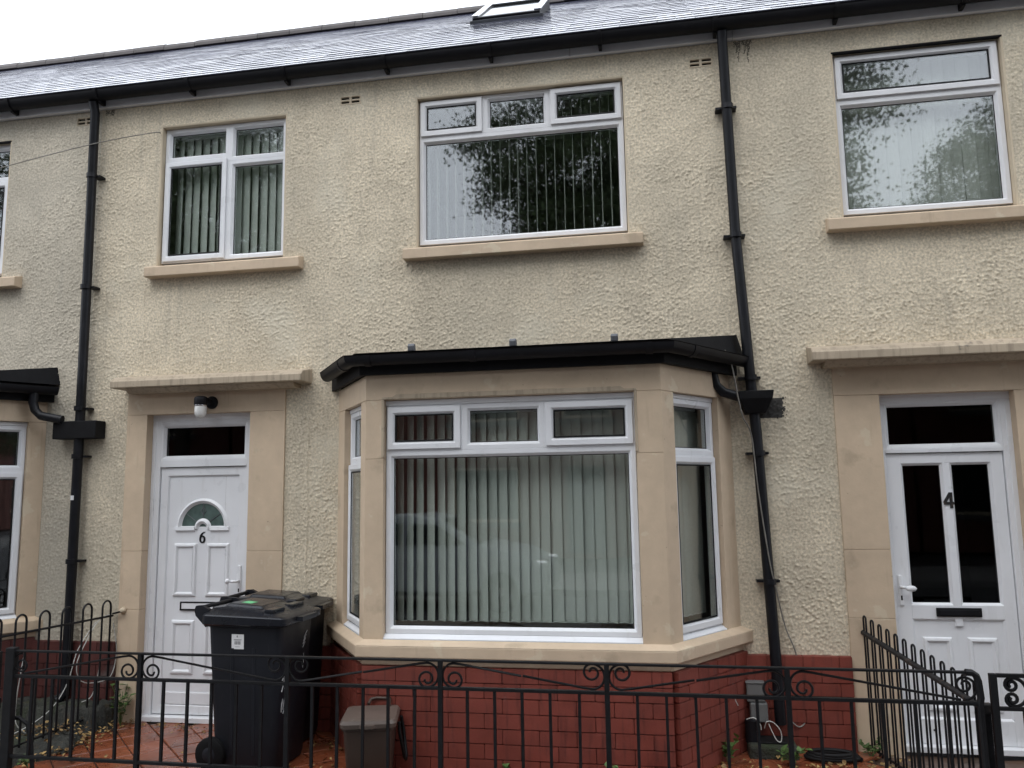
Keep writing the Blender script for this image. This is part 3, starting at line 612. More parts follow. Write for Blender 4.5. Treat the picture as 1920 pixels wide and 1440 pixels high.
def door4():
    y = .092; x0, x1, z0, z1 = r0_+.004, r1_-.004, .065, 1.925; xm = (1.858+1.928)/2
    g = G()
    # stiles and rails as three mitred frames that share the leaf
    g.ring(x0, xm-.0005, .885, z1, [(0,y),(0,y+.045),(.068,y+.045),(.068,y+.016),(.060,y+.002),(.057,y)] if False else [(0,y),(0,y+.045),(.038,y+.045),(.038,y+.016),(.034,y+.002),(.030,y)])
    g = G()
    pl = (1.622,1.858,.945,1.848); pr_ = (1.928,2.157,.945,1.848)
    g.box(x0, pl[0]-.012, y, y+.045, z0, z1); g.box(pr_[1]+.012, x1, y, y+.045, z0, z1); g.box(pl[0]-.012, pr_[1]+.012, y, y+.045, pl[3]+.012, z1); g.box(pl[1]+.012, pr_[0]-.012, y, y+.045, .80, pl[3]+.012)
    g.box(pl[0]-.012, pl[1]+.012, y, y+.045, .845, pl[2]-.012); g.box(pr_[0]-.012, pr_[1]+.012, y, y+.045, .845, pl[2]-.012); g.box(pl[1]+.0121, pr_[0]-.0121, y+.0005, y+.045, .80, .81)
    g.box(pl[0]-.012, pr_[1]+.012, y, y+.045, z0, .215)
    for a,b,c,d in (pl, pr_): g.ring(a-.012, b+.012, c-.012, d+.012, [(0,y),(0,y+.04),(.015,y+.04),(.015,y+.018)])
    g.ring(pl[0]-.012, pr_[1]+.012, .215, .845, [(0,y),(0,y+.04),(.016,y+.04),(.014,y+.014)]); g.box(pl[0], pr_[1], y+.014, y+.03, .225, .835)
    leaf = put('door', g, 'upvc', hR, bevel=.002); tag(leaf, 'half-glazed white upvc door with number 4 on its centre bar')
    for a,b,c,d in (pl, pr_):
        put('pane', G().box(a-.002,b+.002,y+.024,y+.029,c-.002,d+.002), 'glass_dark', leaf); put('gasket', G().ring(a,b,c,d,[(0,y+.020),(0,y+.023),(.006,y+.023),(.006,y+.020)]), 'gasket', leaf)
    yp = y+.014
    for a, b in ((1.665,1.845),(1.935,2.115)):
        gg = G(); gg.ring(a, b, .265, .730, [(0,yp+.001),(.008,yp-.012),(.022,yp-.015),(.034,yp-.002),(.038,yp+.001)]); put('raised_panel', gg, 'upvc', leaf, bevel=.001)
    gk = G(); gk.box(1.757,2.032,y-.012,y-.0005,.861,.918); lp = put('letter_plate', gk, 'gasket', leaf, bevel=.004); put('letter_flap', G().box(1.775,2.014,y-.017,y-.0125,.872,.906), 'gutter', lp, bevel=.003)
    # number 4
    cx = 1.893; zc = 1.560; n4 = stroke([(cx+.013,zc),(cx+.013,zc+.104)], .019, y-.006, y-.001); t = stroke([(cx+.010,zc+.100),(cx-.030,zc+.034)], .019, y-.0058, y-.001); n4.add(t.v, t.f); t = stroke([(cx-.034,zc+.032),(cx+.030,zc+.032)], .019, y-.0056, y-.001); n4.add(t.v, t.f)
    put('door_number', n4, 'iron_rust', leaf)
    hx = x0+.030; gh = G(); gh.box(hx-.013, hx+.013, y-.012, y+.002, .93, 1.125); hp = put('handle_plate', gh, 'upvc', leaf, bevel=.005)
    gh = G(); gh.tube([(hx,y-.01,1.052),(hx,y-.045,1.052),(hx+.02,y-.055,1.050)], [.010,.010,.011], 10); gh.lathe((hx+.052,y-.055,1.045), [(.001,-.034),(.012,-.030),(.019,-.012),(.020,.004),(.015,.022),(.001,.034)], 14, 'x'); put('door_knob', gh, 'upvc', hp, smooth=True)
    put('keyhole', G().box(hx-.005,hx+.005,y-.014,y-.011,.965,.995), 'gasket', hp)
    gs = G()
    for xx in (1.69, 2.07): gs.lathe((xx,y-.002,.150), [(.006,-.002),(.006,.002)], 8, 'y')
    put('drain_cap', gs, 'gasket', leaf)
    put('door_bell', G().box(2.335,2.365,-.022,-.0125,1.33,1.42), 'gasket', hR, bevel=.004)
door4()
# ---------------------------------------------------------------- bay windows
def bay(h, wl, fl, fr, wr, b, mats, dark=False, blinds=True, prefix=''):
    """wl, wr: x where the sides meet the wall; fl, fr: front corners at y=-b"""
    zs, zt = .79, 2.492
    fw = (fl+.125, fr-.165, zs-.02, 2.325)     # opening in the front
    V = Vector
    # brick base
    zb = .645; base_poly = [(wl,.08),(wl,0),(fl,-b),(fr,-b),(wr,0),(wr,.08)]
    ins = .004
    g = G(); g.prism([(wl+.001,.08),(wl+.001,.0),(fl+.002,-b+.0005),(fr-.002,-b+.0005),(wr-.001,0),(wr-.001,.08)], GZ-.1, zb)
    o = put('bay_base', g, 'mortar', h)
    brickwork(o, (fl,-b), (fr,-b), GZ, zb, dark)
    brickwork(o, (wl,0), (fl,-b), GZ, zb, dark); brickwork(o, (fr,-b), (wr,0), GZ, zb, dark)
    # stone sill in two steps
    def ring_poly(e): 
        sl = V((fl-wl,-b,0)).normalized(); nl = V((sl.y,-sl.x,0)); sr = V((wr-fr,b,0)).normalized(); nr = V((sr.y,-sr.x,0))
        # offset outward by e: intersect offset lines
        def isect(p, d, q, e2):
            t = ((q[0]-p[0])*e2[1]-(q[1]-p[1])*e2[0])/(d[0]*e2[1]-d[1]*e2[0]); return (p[0]+d[0]*t, p[1]+d[1]*t)
        pl = (wl+nl.x*e, nl.y*e); pr_ = (fr+nr.x*e, -b+nr.y*e)
        a = isect(pl, sl, (fl,-b-e), (1,0)); c = isect(pr_, sr, (fl,-b-e), (1,0)); w0 = isect(pl, sl, (0,0), (1,0)); w1 = isect(pr_, sr, (0,0), (1,0))
        return [(w0[0],.03), w0, a, c, w1, (w1[0],.03)]
    g = G(); g.prism(ring_poly(.012), zb+.001, .699); g.prism(ring_poly(.062), .700, .772)
    P0, P1 = ring_poly(.0615), ring_poly(.0); n = len(P0); k = len(g.v)
    g.v += [(x,y,.7725) for x,y in P0]+[(x,y,.80) for x,y in P1]; g.f += [(k+i,k+(i+1)%n,k+n+(i+1)%n,k+n+i) for i in range(n)]
    so = put('bay_sill', g, 'tan', h, bevel=.007)
    # tan walls round the lights
    lip = .0
    g = G(); x0,x1,z0,z1 = fw; T = .12
    g.box(fl, x0, -b, -b+T, zs, 1.938); g.box(x1, fr, -b, -b+T, zs, 1.938); g.box(fl, x0, -b, -b+T, 1.939, z1-.001); g.box(x1, fr, -b, -b+T, 1.939, z1-.001); g.box(fl, fr, -b, -b+T, z1, zt); 
    wall = put('bay_wall', g, 'tan', h, bevel=.003)
    # stepped lip of render left round the old frame
    g = G()
    for s_, xa, xb in ((1, x0, x1), (-1, x1, x0)):
        g.prism_y([(xa-s_*.014,1.95),(xa+s_*.003,1.95),(xa+s_*.003,z1+.002),(xa-s_*.014,z1+.002)][::s_], -b-.005, -b+.02)
    g.prism_y([(x0-.014,z1+.0025),(x1+.014,z1+.0025),(x1+.014,z1+.016),(x1-.06,z1+.018),(x1-.085,z1+.034),(x0+.085,z1+.034),(x0+.06,z1+.018),(x0-.014,z1+.016)], -b-.005, -b+.02)
    put('render_lip', g, 'tan_dirty', wall, bevel=.003)
    upvc_window(h, x0+.004, x1-.004, .775, z1-.003, -b+.045, [(0,.318,0,.205,1),(.318,.648,0,.205,0),(.648,1,0,.205,1),(0,1,.205,1,0)], head=.035, cill=.055)
    sides = []
    for side in (0, 1):
        p = V((wl,0,0)) if side == 0 else V((fr,-b,0)); q = V((fl,-b,0)) if side == 0 else V((wr,0,0)); d = q-p; L = d.length; ang = math.atan2(d.y, d.x)
        wr0 = V(h['wroot'])
        a0, a1 = (L*.24, L*.85) if side == 0 else (L*.16, L*(.85 if dark else .80))
        gg = G(); gg.box(0, a0, 0, T, zs, 2.323); gg.box(a1, L, 0, T, zs, 2.323); gg.box(0, L, 0, T, 2.325, zt)
        put('bay_wall', gg, 'tan', h, loc=tuple(p-wr0), rz=ang, bevel=.003)
        upvc_window(h, a0+.003, a1-.003, .775, 2.322, .045, [(0,1,0,.245,0),(0,1,.245,1,1)], loc=tuple(p-wr0), rz=ang, head=.03, cill=.05)
        sides.append((p, d, L, ang, a0, a1))
    # ceiling of the bay, black fascia boards, gutter and lead roof
    put('bay_ceiling', G().prism(ring_poly(-.02), zt-.02, zt-.001), 'room', h)
    fb = G(); pf = [(ring_poly(.05)[i][0], ring_poly(.05)[i][1], 2.487) for i in range(1,5)]
    fb.sweep([(0,0),(0,.135),(-.03,.135),(-.03,0)], pf, close=True); put('bay_fascia', fb, 'black_board', h, bevel=.003)
    rf = G(); e_ = ring_poly(.09); k = 0
    topl, topr = wl-.02, wr+.09; zr = 2.775
    vs_ = [(e_[1][0],0.0,2.628),(e_[2][0],e_[2][1],2.628),(e_[3][0],e_[3][1],2.628),(e_[4][0],0.0,2.628), (topl+.05,-.002,zr-.06),(topr-.02,-.002,zr)]
    rf.add(vs_, [(0,1,4),(1,2,5,4),(2,3,5),(0,4,5,3)]); rf.add([(x,y,z-.006) for x,y,z in vs_[:4]], [(0,1,2,3)])
    put('bay_roof', rf, 'black_board', h)
    gu = G(); pgt = [(x,y,2.60) for x,y in ring_poly(.115)[1:5]]
    # stop the gutter just clear of the wall
    pgt[0] = tuple(V(pgt[0]).lerp(V(pgt[1]), .20)); pgt[3] = tuple(V(pgt[3]).lerp(V(pgt[2]), .05))
    prof = [(.052*math.cos(R(a)), .062*math.sin(R(a))) for a in range(0,-181,-15)]; prof = [(.058,.004)]+prof+[(-.052,.01),(-.049,.0)]+[(.049*math.cos(R(a)),.058*math.sin(R(a))) for a in range(-180,1,15)]
    gu.sweep(prof, pgt, close=True); gut = put('bay_gutter', gu, 'gutter', h, auto=40)
    for i, t in ((0,.75),(1,.06),(1,.40),(1,.94),(2,.25)):
        c0 = V(pgt[i]); c1 = V(pgt[i+1]); d_ = (c1-c0).normalized(); c = c0.lerp(c1, t); pr2 = [(.057*math.cos(R(a)), .067*math.sin(R(a))) for a in range(0,-181,-20)]+[(.050*math.cos(R(a)),.060*math.sin(R(a))) for a in range(-180,1,20)]
        put('gutter_union', G().sweep(pr2, [c-d_*.022, c+d_*.022], close=True), 'gutter', gut, auto=40)
    return dict(wl=wl, fl=fl, fr=fr, wr=wr, b=b, fw=fw, sides=sides, gutter=pgt)
bC = bay(hC, -2.355, -1.88, .04, .51, .70, None)
bL = bay(hL, -7.7, -7.225, -5.33, -4.86, .70, None, dark=True)
x0,x1,z0,z1 = bC['fw']
blind(x0+.05, x1-.045, 2.235, .862, -.50, .070, lambda t: -42+28*min(1,t*1.5), 'tall nearly closed grey vertical blind in the front of the bay window', jit=1.2, wd=.079)
for k, (nm) in ((0,'pale vertical blind in the narrow left side light of the bay'), (1,'pale closed vertical blind in the narrow right side light of the bay')):
    p, d, L, ang, a0, a1 = bC['sides'][k]; dn = d.normalized(); inn = Vector((-dn.y, dn.x, 0)); c = p+dn*((a0+a1)/2)+inn*.19
    blind(-.265, .265, 2.24, .862, 0, .08, -8, nm, 'blind_cream', loc=(c.x,c.y,.862), rz=ang)
bv = put('air_vent', G().box(-1.075,-.895,-.7085,-.69,.313,.371), 'gasket', hC)
g = G(); a,b,c,d = -1.078,-.892,.310,.374; g.ring(a,b,c,d,[(0,-.715),(0,-.70),(.011,-.70),(.009,-.714)]); mid = (a+b)/2; zc = (c+d)/2; g.box(mid-.008,mid+.008,-.714,-.70,c+.012,d-.012); g.box(a+.012,mid-.009,-.7135,-.70,zc-.006,zc+.006); g.box(mid+.009,b-.012,-.7135,-.70,zc-.006,zc+.006); put('vent_grille', g, 'brick', bv, bevel=.001)
# dark strips at upper window heads: lintel shadow and dirty gap in one colour
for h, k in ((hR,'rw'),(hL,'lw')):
    a,b,c,d = hole(k); put('lintel_shade_line', G().box(a+.002,b-.002,-.004,.03,d-.017,d-.0165+.012), 'black_board', h, bevel=.002)
# lead clips standing on the bay roof
for x in (-1.59,-.90,-.24):
    g = G(); g.prism_x([(-.02,0),(-.026,.035),(-.012,.052),(.012,.05),(.022,.02),(.02,0)], -.022, .024); put('lead_clip', g, 'lead', hC, loc=tuple(Vector((x,-.62,2.655))-Vector(hC['wroot'])), bevel=.006)
# ---------------------------------------------------------------- roofs
EY, EZ = -.165, 5.060; RY, RZ = 3.50, 7.69
SL = Vector((0, RY-EY, RZ-EZ)); SLEN = SL.length; SLN = SL.normalized(); PITCHR = math.atan2(RZ-EZ, RY-EY)
GAUGE, SW = .200, .272
sl_me = G().box(-SW/2+.002, SW/2-.002, 0, .33, 0, .0055).mesh('slate', 'slate')
def slate_xf(x, row): 
    s_ = row*GAUGE-.02; p = Vector((x, EY, EZ))+SLN*s_+Vector((0,-math.sin(PITCHR),math.cos(PITCHR)))*(.012)
    return p, PITCHR-R(1.15)
def roof(h, x0, x1, single_rows, skip=None):
    g = G(); g.quad((x0,EY+.03,EZ-.004),(x1,EY+.03,EZ-.004),(x1,RY,RZ-.02),(x0,RY,RZ-.02)); g.quad((x0,RY,RZ-.02),(x1,RY,RZ-.02),(x1,8,5.0),(x0,8,5.0))
    ro = put('roof', g, 'far_roof', h); off = -Vector(h['wroot']); rows = int(SLEN/GAUGE); rest = G()
    base = Vector(h['wroot'])
    for r_ in range(rows+1):
        x = x0-(SW/2 if r_ % 2 else 0)+SW/2
        while x < x1:
            if skip and skip(x, r_): x += SW; continue
            p, t = slate_xf(x, r_); t += random.uniform(-.006,.006); rl = random.uniform(-.008,.008)
            if r_ < single_rows:
                o = link('slate', sl_me, ro, tuple(p)); o.rotation_euler = (t, rl, random.uniform(-.004,.004))
            else:
                Mx = Matrix.Translation(p) @ Matrix.Rotation(rl,4,'Y') @ Matrix.Rotation(t,4,'X')
                b = G().box(-SW/2+.002, SW/2-.002, 0, .33, 0, .0055); rest.add([tuple(Mx @ Vector(v)) for v in b.v], b.f)
            x += SW
    if rest.v: tag(put('slates', rest, 'slate', ro), 'upper rows of wet grey slates', kind='stuff')
    x = x0; k = 0
    rt = G(); rt.prism_x([(.125*math.cos(R(a)), .105*math.sin(R(a))) for a in range(-10,191,20)], 0.002, .446); rme = rt.mesh('ridge_tile', 'ridge')
    while x < x1-.2:
        link('ridge_tile', rme, ro, (x, RY, RZ-.02+random.uniform(-.004,.004))).rotation_euler = (0, random.uniform(-.008,.008), 0); x += .45
    return ro
SKX0, SKX1, SKR0, SKR1 = -1.68, -.985, 11.4, 17.4
roof(hL, -9.0, XL, 0); roof(hC, XL, XR, 15, lambda x, r_: SKX0-.02 < x < SKX1+.02 and SKR0 < r_ < SKR1-1); roof(hR, XR, 4.9, 12)
# parent of slates lives at world origin, see put(); roof window
sk = None
def skylight():
    c = Vector(((SKX0+SKX1)/2, EY, EZ))+SLN*(GAUGE*(SKR0+SKR1)/2); nrm = Vector((0,-math.sin(PITCHR),math.cos(PITCHR))); hw = (SKX1-SKX0)/2; hl = GAUGE*(SKR1-SKR0)/2-.08
    Mx = Matrix.Translation(c-SLN*hl) @ Matrix.Rotation(PITCHR+R(3),4,'X') @ Matrix.Translation((0,hl,0))
    def tr(g): g.v = [tuple(Mx @ Vector(v)) for v in g.v]; return g
    g = G()
    for a in ((-hw,-hw+.07,-hl,hl),(hw-.07,hw,-hl,hl),(-hw+.07,hw-.07,-hl,-hl+.07),(-hw+.07,hw-.07,hl-.07,hl)): g.box(a[0],a[1],a[2],a[3],-.14,.07)
    o = put('roof_window', tr(g), 'gutter', hC, bevel=.006)
    g = G()
    for a in ((-hw-.012,-hw+.062,-hl+.03,hl+.01),(hw-.062,hw+.012,-hl+.03,hl+.01)): g.box(a[0],a[1],a[2],a[3],.071,.088)
    g.box(-hw+.063,hw-.063,hl-.07,hl+.01,.071,.088)
    put('cover_strip', tr(g), 'chrome', o, bevel=.004)
    put('roof_pane', tr(G().box(-hw+.06,hw-.06,-hl+.06,hl-.06,.058,.064)), 'dark_glass', o)
    g = G(); g.box(-hw-.03,hw+.03,-hl-.010,-hl-.002,-.05,.045); put('lead_apron', tr(g), 'lead', o, bevel=.003)
skylight()
# fascia under the slates
for h, a, b in ((hL,-9.0,XL),(hC,XL,XR),(hR,XR,4.9)):
    g = G(); xs_ = [a]+[v for v in (-.53,) if a < v < b]+[b]
    for p, q in zip(xs_[:-1], xs_[1:]): g.box(p+.002, q-.002, -.045, -.020, FB-.002, 5.06)
    g.box(a+.001, b-.001, -.0205, .02, FB+.004, FB+.012)
    put('fascia', g, 'fascia', h, bevel=.003)
    g = G(); g.box(a+.001, b-.001, -.047, -.02, 5.0605, 5.075); put('eaves_board', g, 'black_board', h)
# ---------------------------------------------------------------- gutter and downpipes
gt = root('eaves_gutter', (-2,-.12,4.95), 'long black half-round gutter running under the slates along the whole terrace', 'gutter')
GYc = -.118
prof = [(.064*math.cos(R(a)), .072*math.sin(R(a))) for a in range(0,-181,-12)]; prof = [(.070,.006)]+prof+[(-.064,.012),(-.060,.0)]+[(.060*math.cos(R(a)),.068*math.sin(R(a))) for a in range(-180,1,12)]
put('gutter_run', G().sweep(prof, [(-9.0,GYc,5.060),(4.9,GYc,5.062)], close=True), 'gutter', gt, auto=40)
for i in range(17):
    x = -8.6+i*.83
    g = G(); pr2 = [(.074*math.cos(R(a)), .080*math.sin(R(a))) for a in range(0,-181,-18)]+[(.063*math.cos(R(a)),.070*math.sin(R(a))) for a in range(-180,1,18)]
    g.sweep(pr2, [(x-.016,GYc,5.062),(x+.016,GYc,5.062)], close=True); g.prism_x([(-.048,4.970),(-.075,4.968),(GYc,4.972),(GYc,4.99),(-.048,5.03)], x-.012, x+.012); put('gutter_bracket', g, 'gutter', gt, auto=40)
def downpipe(name, pts, brackets, hopper, label, r=.036, bside=(1,), swan=None):
    e = root('downpipe', (pts[-1][0], pts[-1][1], pts[-1][2]), label, 'downpipe', 'black rainwater pipes')
    put('pipe', G().tube(pts, r, 14), 'pipe', e, auto=50)
    for (x, z) in brackets:
        g = G(); g.tube([(x,pts[1][1],z-.018),(x,pts[1][1],z+.018)], r+.005, 14); 
        for s_ in bside: g.box(min(x, x+s_*(r+.045)), max(x, x+s_*(r+.030)), pts[1][1]+.012, 0.0, z-.008, z+.008)
        put('bracket', g, 'pipe', e, auto=50)
    if hopper: 
        hx, hz, w0, w1, hh = hopper; g = G(); y0, y1 = pts[1][1]-.09, -.006
        vt = [(hx-w0/2,y0,hz),(hx+w0/2,y0,hz),(hx+w0/2,y1,hz),(hx-w0/2,y1,hz)]; zb = hz-hh
        vm = [(hx-w0/2+.01,y0+.004,hz-hh*.35),(hx+w0/2-.01,y0+.004,hz-hh*.35),(hx+w0/2-.01,y1,hz-hh*.35),(hx-w0/2+.01,y1,hz-hh*.35)]
        vb = [(hx-w1/2,y0+.05,zb),(hx+w1/2,y0+.05,zb),(hx+w1/2,y1,zb),(hx-w1/2,y1,zb)]
        g.add(vt+vm+vb, [(0,1,5,4),(1,2,6,5),(2,3,7,6),(3,0,4,7),(4,5,9,8),(5,6,10,9),(6,7,11,10),(7,4,8,11),(8,9,10,11),(0,3,2,1)]); put('hopper', g, 'black_board', e, bevel=.005)
    if swan: put('swan_neck', G().tube(swan, .034, 12), 'pipe', e, auto=60)
    return e
PY = -.075
dR = downpipe('r', [(.578,GYc,4.985),(.580,PY-.01,4.90),(.600,PY,3.49),(.650,PY,2.42),(.668,PY,2.10),(.716,PY,.42),(.72,PY,.20)], [(.590,4.42),(.602,3.47),(.650,2.46),(.676,1.945),(.700,1.10)], (.668,2.362,.235,.13,.15), 'black downpipe with a square hopper, between the bay and door 4', bside=(1,-1),
    swan=[(.40,-.155,2.56),(.395,-.155,2.48),(.41,-.15,2.41),(.46,-.135,2.36),(.56,-.11,2.33)])
dL = downpipe('l', [(-4.505,GYc,4.985),(-4.505,PY-.01,4.90),(-4.503,PY,3.4),(-4.498,PY,2.4),(-4.498,PY,.36),(-4.50,PY,.24),(-4.53,PY-.05,.20)], [(-4.504,4.35),(-4.503,3.41),(-4.499,2.42),(-4.498,2.04),(-4.498,1.23)], None, 'black downpipe left of door 6, crossed by a wide black box', bside=(1,),
    swan=[(-4.845,-.17,2.56),(-4.850,-.17,2.47),(-4.835,-.16,2.41),(-4.79,-.15,2.365),(-4.62,-.12,2.33)])
put('hopper', G().box(-4.70,-4.318,-.125,-.006,2.178,2.318), 'black_board', dL, bevel=.006)
put('paint_chip', G().box(-4.515,-4.488,PY-.038,PY-.034,1.70,1.735), 'sticker', dL, bevel=.001)
def dabbed(x, z):                            # brushed-on edge: thins out to the right and ragged round the rim
    e = np.minimum(np.minimum((.885-x)/.10, (z-2.18)/.03), np.minimum((2.33-z)/.03, 1.0)); return H(x*1.0, z)*90+rng.normal(0,.10,x.shape) > .25-e*1.9
roughcast('paint_patch', 'patch', hR, .70, .89, 2.175, 2.335, [], step=.006, off=.0012, mask=dabbed)
roughcast('paint_patch', 'patch', hR, .70, .79, 2.00, 2.10, [], step=.006, off=.0012, mask=lambda x, z: H(x, z)*120+rng.normal(0,.12,x.shape) > -.25+np.hypot((x-.735)/.05,(z-2.05)/.05))
# ---------------------------------------------------------------- front railing
def scroll(px, zlo, zhi, side, flip, y, r0=.064):
    """C-scroll beside a post; returns the points, starting at the far tangent"""
    pts = []; x, z = px+side*(r0+.012), zhi-.008; hd = 180.0; tot = 0; pts.append((x, z)); step = 9.0
    while tot < 640:
        r_ = r0 if tot < 185 else (r0*.62 if tot < 330 else r0*.62-(tot-330)/310*r0*.42)
        ds = r_*R(step); hd += step; tot += step
        a = R(hd-step/2); dx, dz = math.cos(a)*ds, math.sin(a)*ds
        x += dx*side; z += dz; pts.append((x, z))
    if flip: pts = [(a, zlo+zhi-b) for a, b in pts]
    return pts
fe = root('front_railing', (-1.2,FY,.085), 'low black iron railing with scrolls, running across the foot of the picture', 'railing')
ZT, ZM, ZB = .806, .660, .200
posts = [-3.03,-2.105,-1.212,-.306,.607]; PX0, PX1 = -3.888, 1.500
put('top_rail', G().box(PX0, PX1-.04, FY-.012, FY+.012, ZT-.006, ZT+.006), 'iron', fe, bevel=.002)
put('middle_rail', G().box(PX0, PX1, FY-.011, FY+.011, ZM-.009, ZM+.009), 'iron', fe, bevel=.002)
put('bottom_rail', G().box(PX0, PX1, FY-.011, FY+.011, ZB-.009, ZB+.009), 'iron', fe, bevel=.002)
allp = [PX0]+posts+[PX1]
for i, x in enumerate(posts):
    put('post', G().box(x-.013, x+.013, FY-.013, FY+.013, .05, ZT+.004), 'iron', fe, bevel=.002)
put('post', G().tube([(PX1-.055,FY,ZT),(PX1-.025,FY,ZT-.002),(PX1-.008,FY,ZT-.014),(PX1,FY,ZT-.04),(PX1+.006,FY,ZT-.12),(PX1,FY,ZM),(PX1+.004,FY,.05)], .017, 8), 'iron', fe)
put('post', G().box(PX0-.035, PX0+.025, FY-.022, FY+.022, .04, ZT+.02), 'iron', fe, bevel=.004)
bar_me = G().box(-.0075,.0075,-.0075,.0075, ZB+.010, ZM-.010).mesh('bar','iron')
for a, b in zip(allp[:-1], allp[1:]):
    for k in range(1, 6):
        o = link('bar', bar_me, fe, tuple(Vector((a+(b-a)*k/6, FY, 0))-Vector(fe['wroot']))); o.rotation_euler = (0, random.uniform(-.006,.006), 0)
for i, x in enumerate(posts):
    flip = i % 2 == 1
    for side in (-1, 1):
        nx = allp[allp.index(x)+side]; pts = scroll(x, ZM+.009, ZT-.006, side, flip, FY)
        far = nx-side*.085
        if (nx in posts): fz = ZT-.012 if flip else ZM+.016
        else: fz = (ZM+.016 if not flip else ZT-.012)
        mid = (far+pts[0][0])/2
        # diagonal rod belongs to the scroll that starts it; draw half of it from each end
        zs_ = pts[0][1]; zm_ = (zs_+fz)/2 if nx in posts else None
        lead_ = [(pts[0][0]+side*.045, zs_+(fz-zs_)*.045)]
        lead2 = [(mid, zm_)] if zm_ is not None else [(far, fz)]
        full = [(p, FY+.001*side, q) for p, q in lead2+lead_+pts]
        put('scroll', G().tube(full, .0065, 6), 'iron', fe, auto=60)
for side, x in ((-1, PX1),(1, PX0)):
    pts = scroll(x, ZM+.009, ZT-.006, side, side == -1, FY, .052); put('scroll', G().tube([(p,FY,q) for p,q in pts], .0065, 6), 'iron', fe, auto=60)
put('prop_bar', G().tube([(-3.92,FY+.05,.40),(-3.86,FY+.05,.405),(-3.80,FY+.05,.37),(-3.77,FY+.05,.26),(-3.745,FY+.05,.06)], .013, 8), 'iron', fe, auto=60)
# the neighbour's gate further left, only its stile enters the picture
lg = root('garden_gate', (-4.3,FY,.04), 'black iron gate at the far left edge beside the railing', 'gate')
for x in (-4.66,-3.985): put('stile', G().box(x-.014,x+.014,FY-.014,FY+.014,.06,.80), 'iron', lg, bevel=.002)
for z in (.79,.645,.15): put('rail', G().box(-4.647,-3.998,FY-.010,FY+.010,z-.008,z+.008), 'iron', lg, bevel=.002)
for k in range(1,5): put('bar', G().box(-4.66+.135*k-.007,-4.66+.135*k+.007,FY-.007,FY+.007,.158,.637), 'iron', lg)
put('hinge', G().tube([(-3.968,FY,.47),(-3.968,FY,.53)], .014, 8), 'iron', lg)
# gate of number 4
rg = root('garden_gate', (2.0,FY,.04), 'black iron gate with paired round scrolls at the lower right edge, before door 4', 'gate')
gx0, gx1 = 1.566, 2.45; gzt, gzm = .795, .640
for x in (gx0, gx1): put('stile', G().box(x-.016,x+.016,FY-.014,FY+.014,.07,gzt+.008), 'iron', rg, bevel=.002)
for z in (gzt, gzm, .16): put('rail', G().box(gx0+.017,gx1-.017,FY-.010,FY+.010,z-.009,z+.009), 'iron', rg, bevel=.002)
for k in range(1,6): x = gx0+(gx1-gx0)*k/6-.015; put('bar', G().box(x-.0095,x+.0095,FY-.0095,FY+.0095,.17,gzm-.010), 'iron', rg, bevel=.001)
for k in range(4):
    cx = gx0+.085+k*.145; cz = (gzt+gzm)/2; mir = 1 if k % 2 == 0 else -1
    # C-shape with two curls inside
    pts = []
    for a in range(-100, 101, 10): pts.append((cx+mir*(.005+.058*math.cos(R(a))), cz+.066*math.sin(R(a))))
    def curl(sgn):
        q = []; r_ = .033
        for i in range(22): 
            a = R(90+i*24); rr_ = .033*(1-i/30); q.append((cx-mir*(.004-rr_*math.cos(a)*1.0)-mir*.0, cz+sgn*(.033+rr_*math.sin(a)))) 
        return q
    put('scroll', G().tube([(x,FY,z) for x,z in (list(reversed(curl(-1)))+pts[0:]+curl(1))], .0085, 6), 'iron', rg, auto=60)
# ---------------------------------------------------------------- hooped side railings
def hooped(label, P, n, rail_r, dz, foot, mat='iron', rmat='iron', half=.018, rr=.0062, end=None):
    """P: polyline of rail (near wall -> street); hoops stand dz above it"""
    e = root('side_railing', (P[0][0], P[0][1], foot), label, 'railing', 'hooped railings between the forecourts')
    A, B = Vector(P[0]), Vector(P[-1]); d = B-A; dh = Vector((d.x,d.y,0)).normalized()
    put('rail', G().tube([A-dh*.0, B], rail_r, 8), rmat, e)
    for i in range(n):
        t = (i+.35)/n; c = A+d*t; tp = c.z+dz; p0 = c-dh*half; p1 = c+dh*half
        pts = [(p0.x,p0.y,foot),(p0.x,p0.y,tp-half)]+[tuple(c-dh*half*math.cos(R(a))+Vector((0,0,tp-half-c.z+half*math.sin(R(a))))) for a in range(20,170,20)]+[(p1.x,p1.y,tp-half),(p1.x,p1.y,foot)]
        put('hoop', G().tube(pts, rr, 6), mat, e, auto=60)
    put('foot_rail', G().tube([(A.x,A.y,foot+.02),(B.x,B.y,foot+.02)], .008, 6), mat, e)
    if end: end(e)
    return e
hooped('black hooped railing running out from the wall left of door 6', [(-4.165,-.02,.815),(-4.20,-1.24,.845)], 6, .008, .118, .10, half=.045, rr=.0075)
def endpost(e): put('end_post', G().box(1.530,1.566,-1.245,-1.212,.03,.60), 'iron', e, bevel=.003); put('rail_knuckle', G().box(1.522,1.576,-1.252,-1.204,.598,.645), 'iron_rust', e, bevel=.006)
hooped('black hooped railing with a thick rusty top bar, in front of door 4', [(1.272,-.02,.772),(1.545,-1.23,.615)], 13, .017, .112, .04, rmat='iron_rust', half=.017, rr=.0062, end=endpost)
an = root('wall_anchor', (-4.085,-.01,.85), 'small pale bracket holding the hooped railing to the surround of door 6', 'bracket')
put('anchor_plate', G().lathe((-4.08,-.013,.855), [(.001,-.035),(.016,-.032),(.022,-.015),(.026,0)], 10, 'y'), 'reveal', an, smooth=True); put('anchor_pin', G().tube([(-4.08,-.04,.85),(-4.11,-.05,.842),(-4.165,-.02,.83)], .007, 6), 'iron', an)
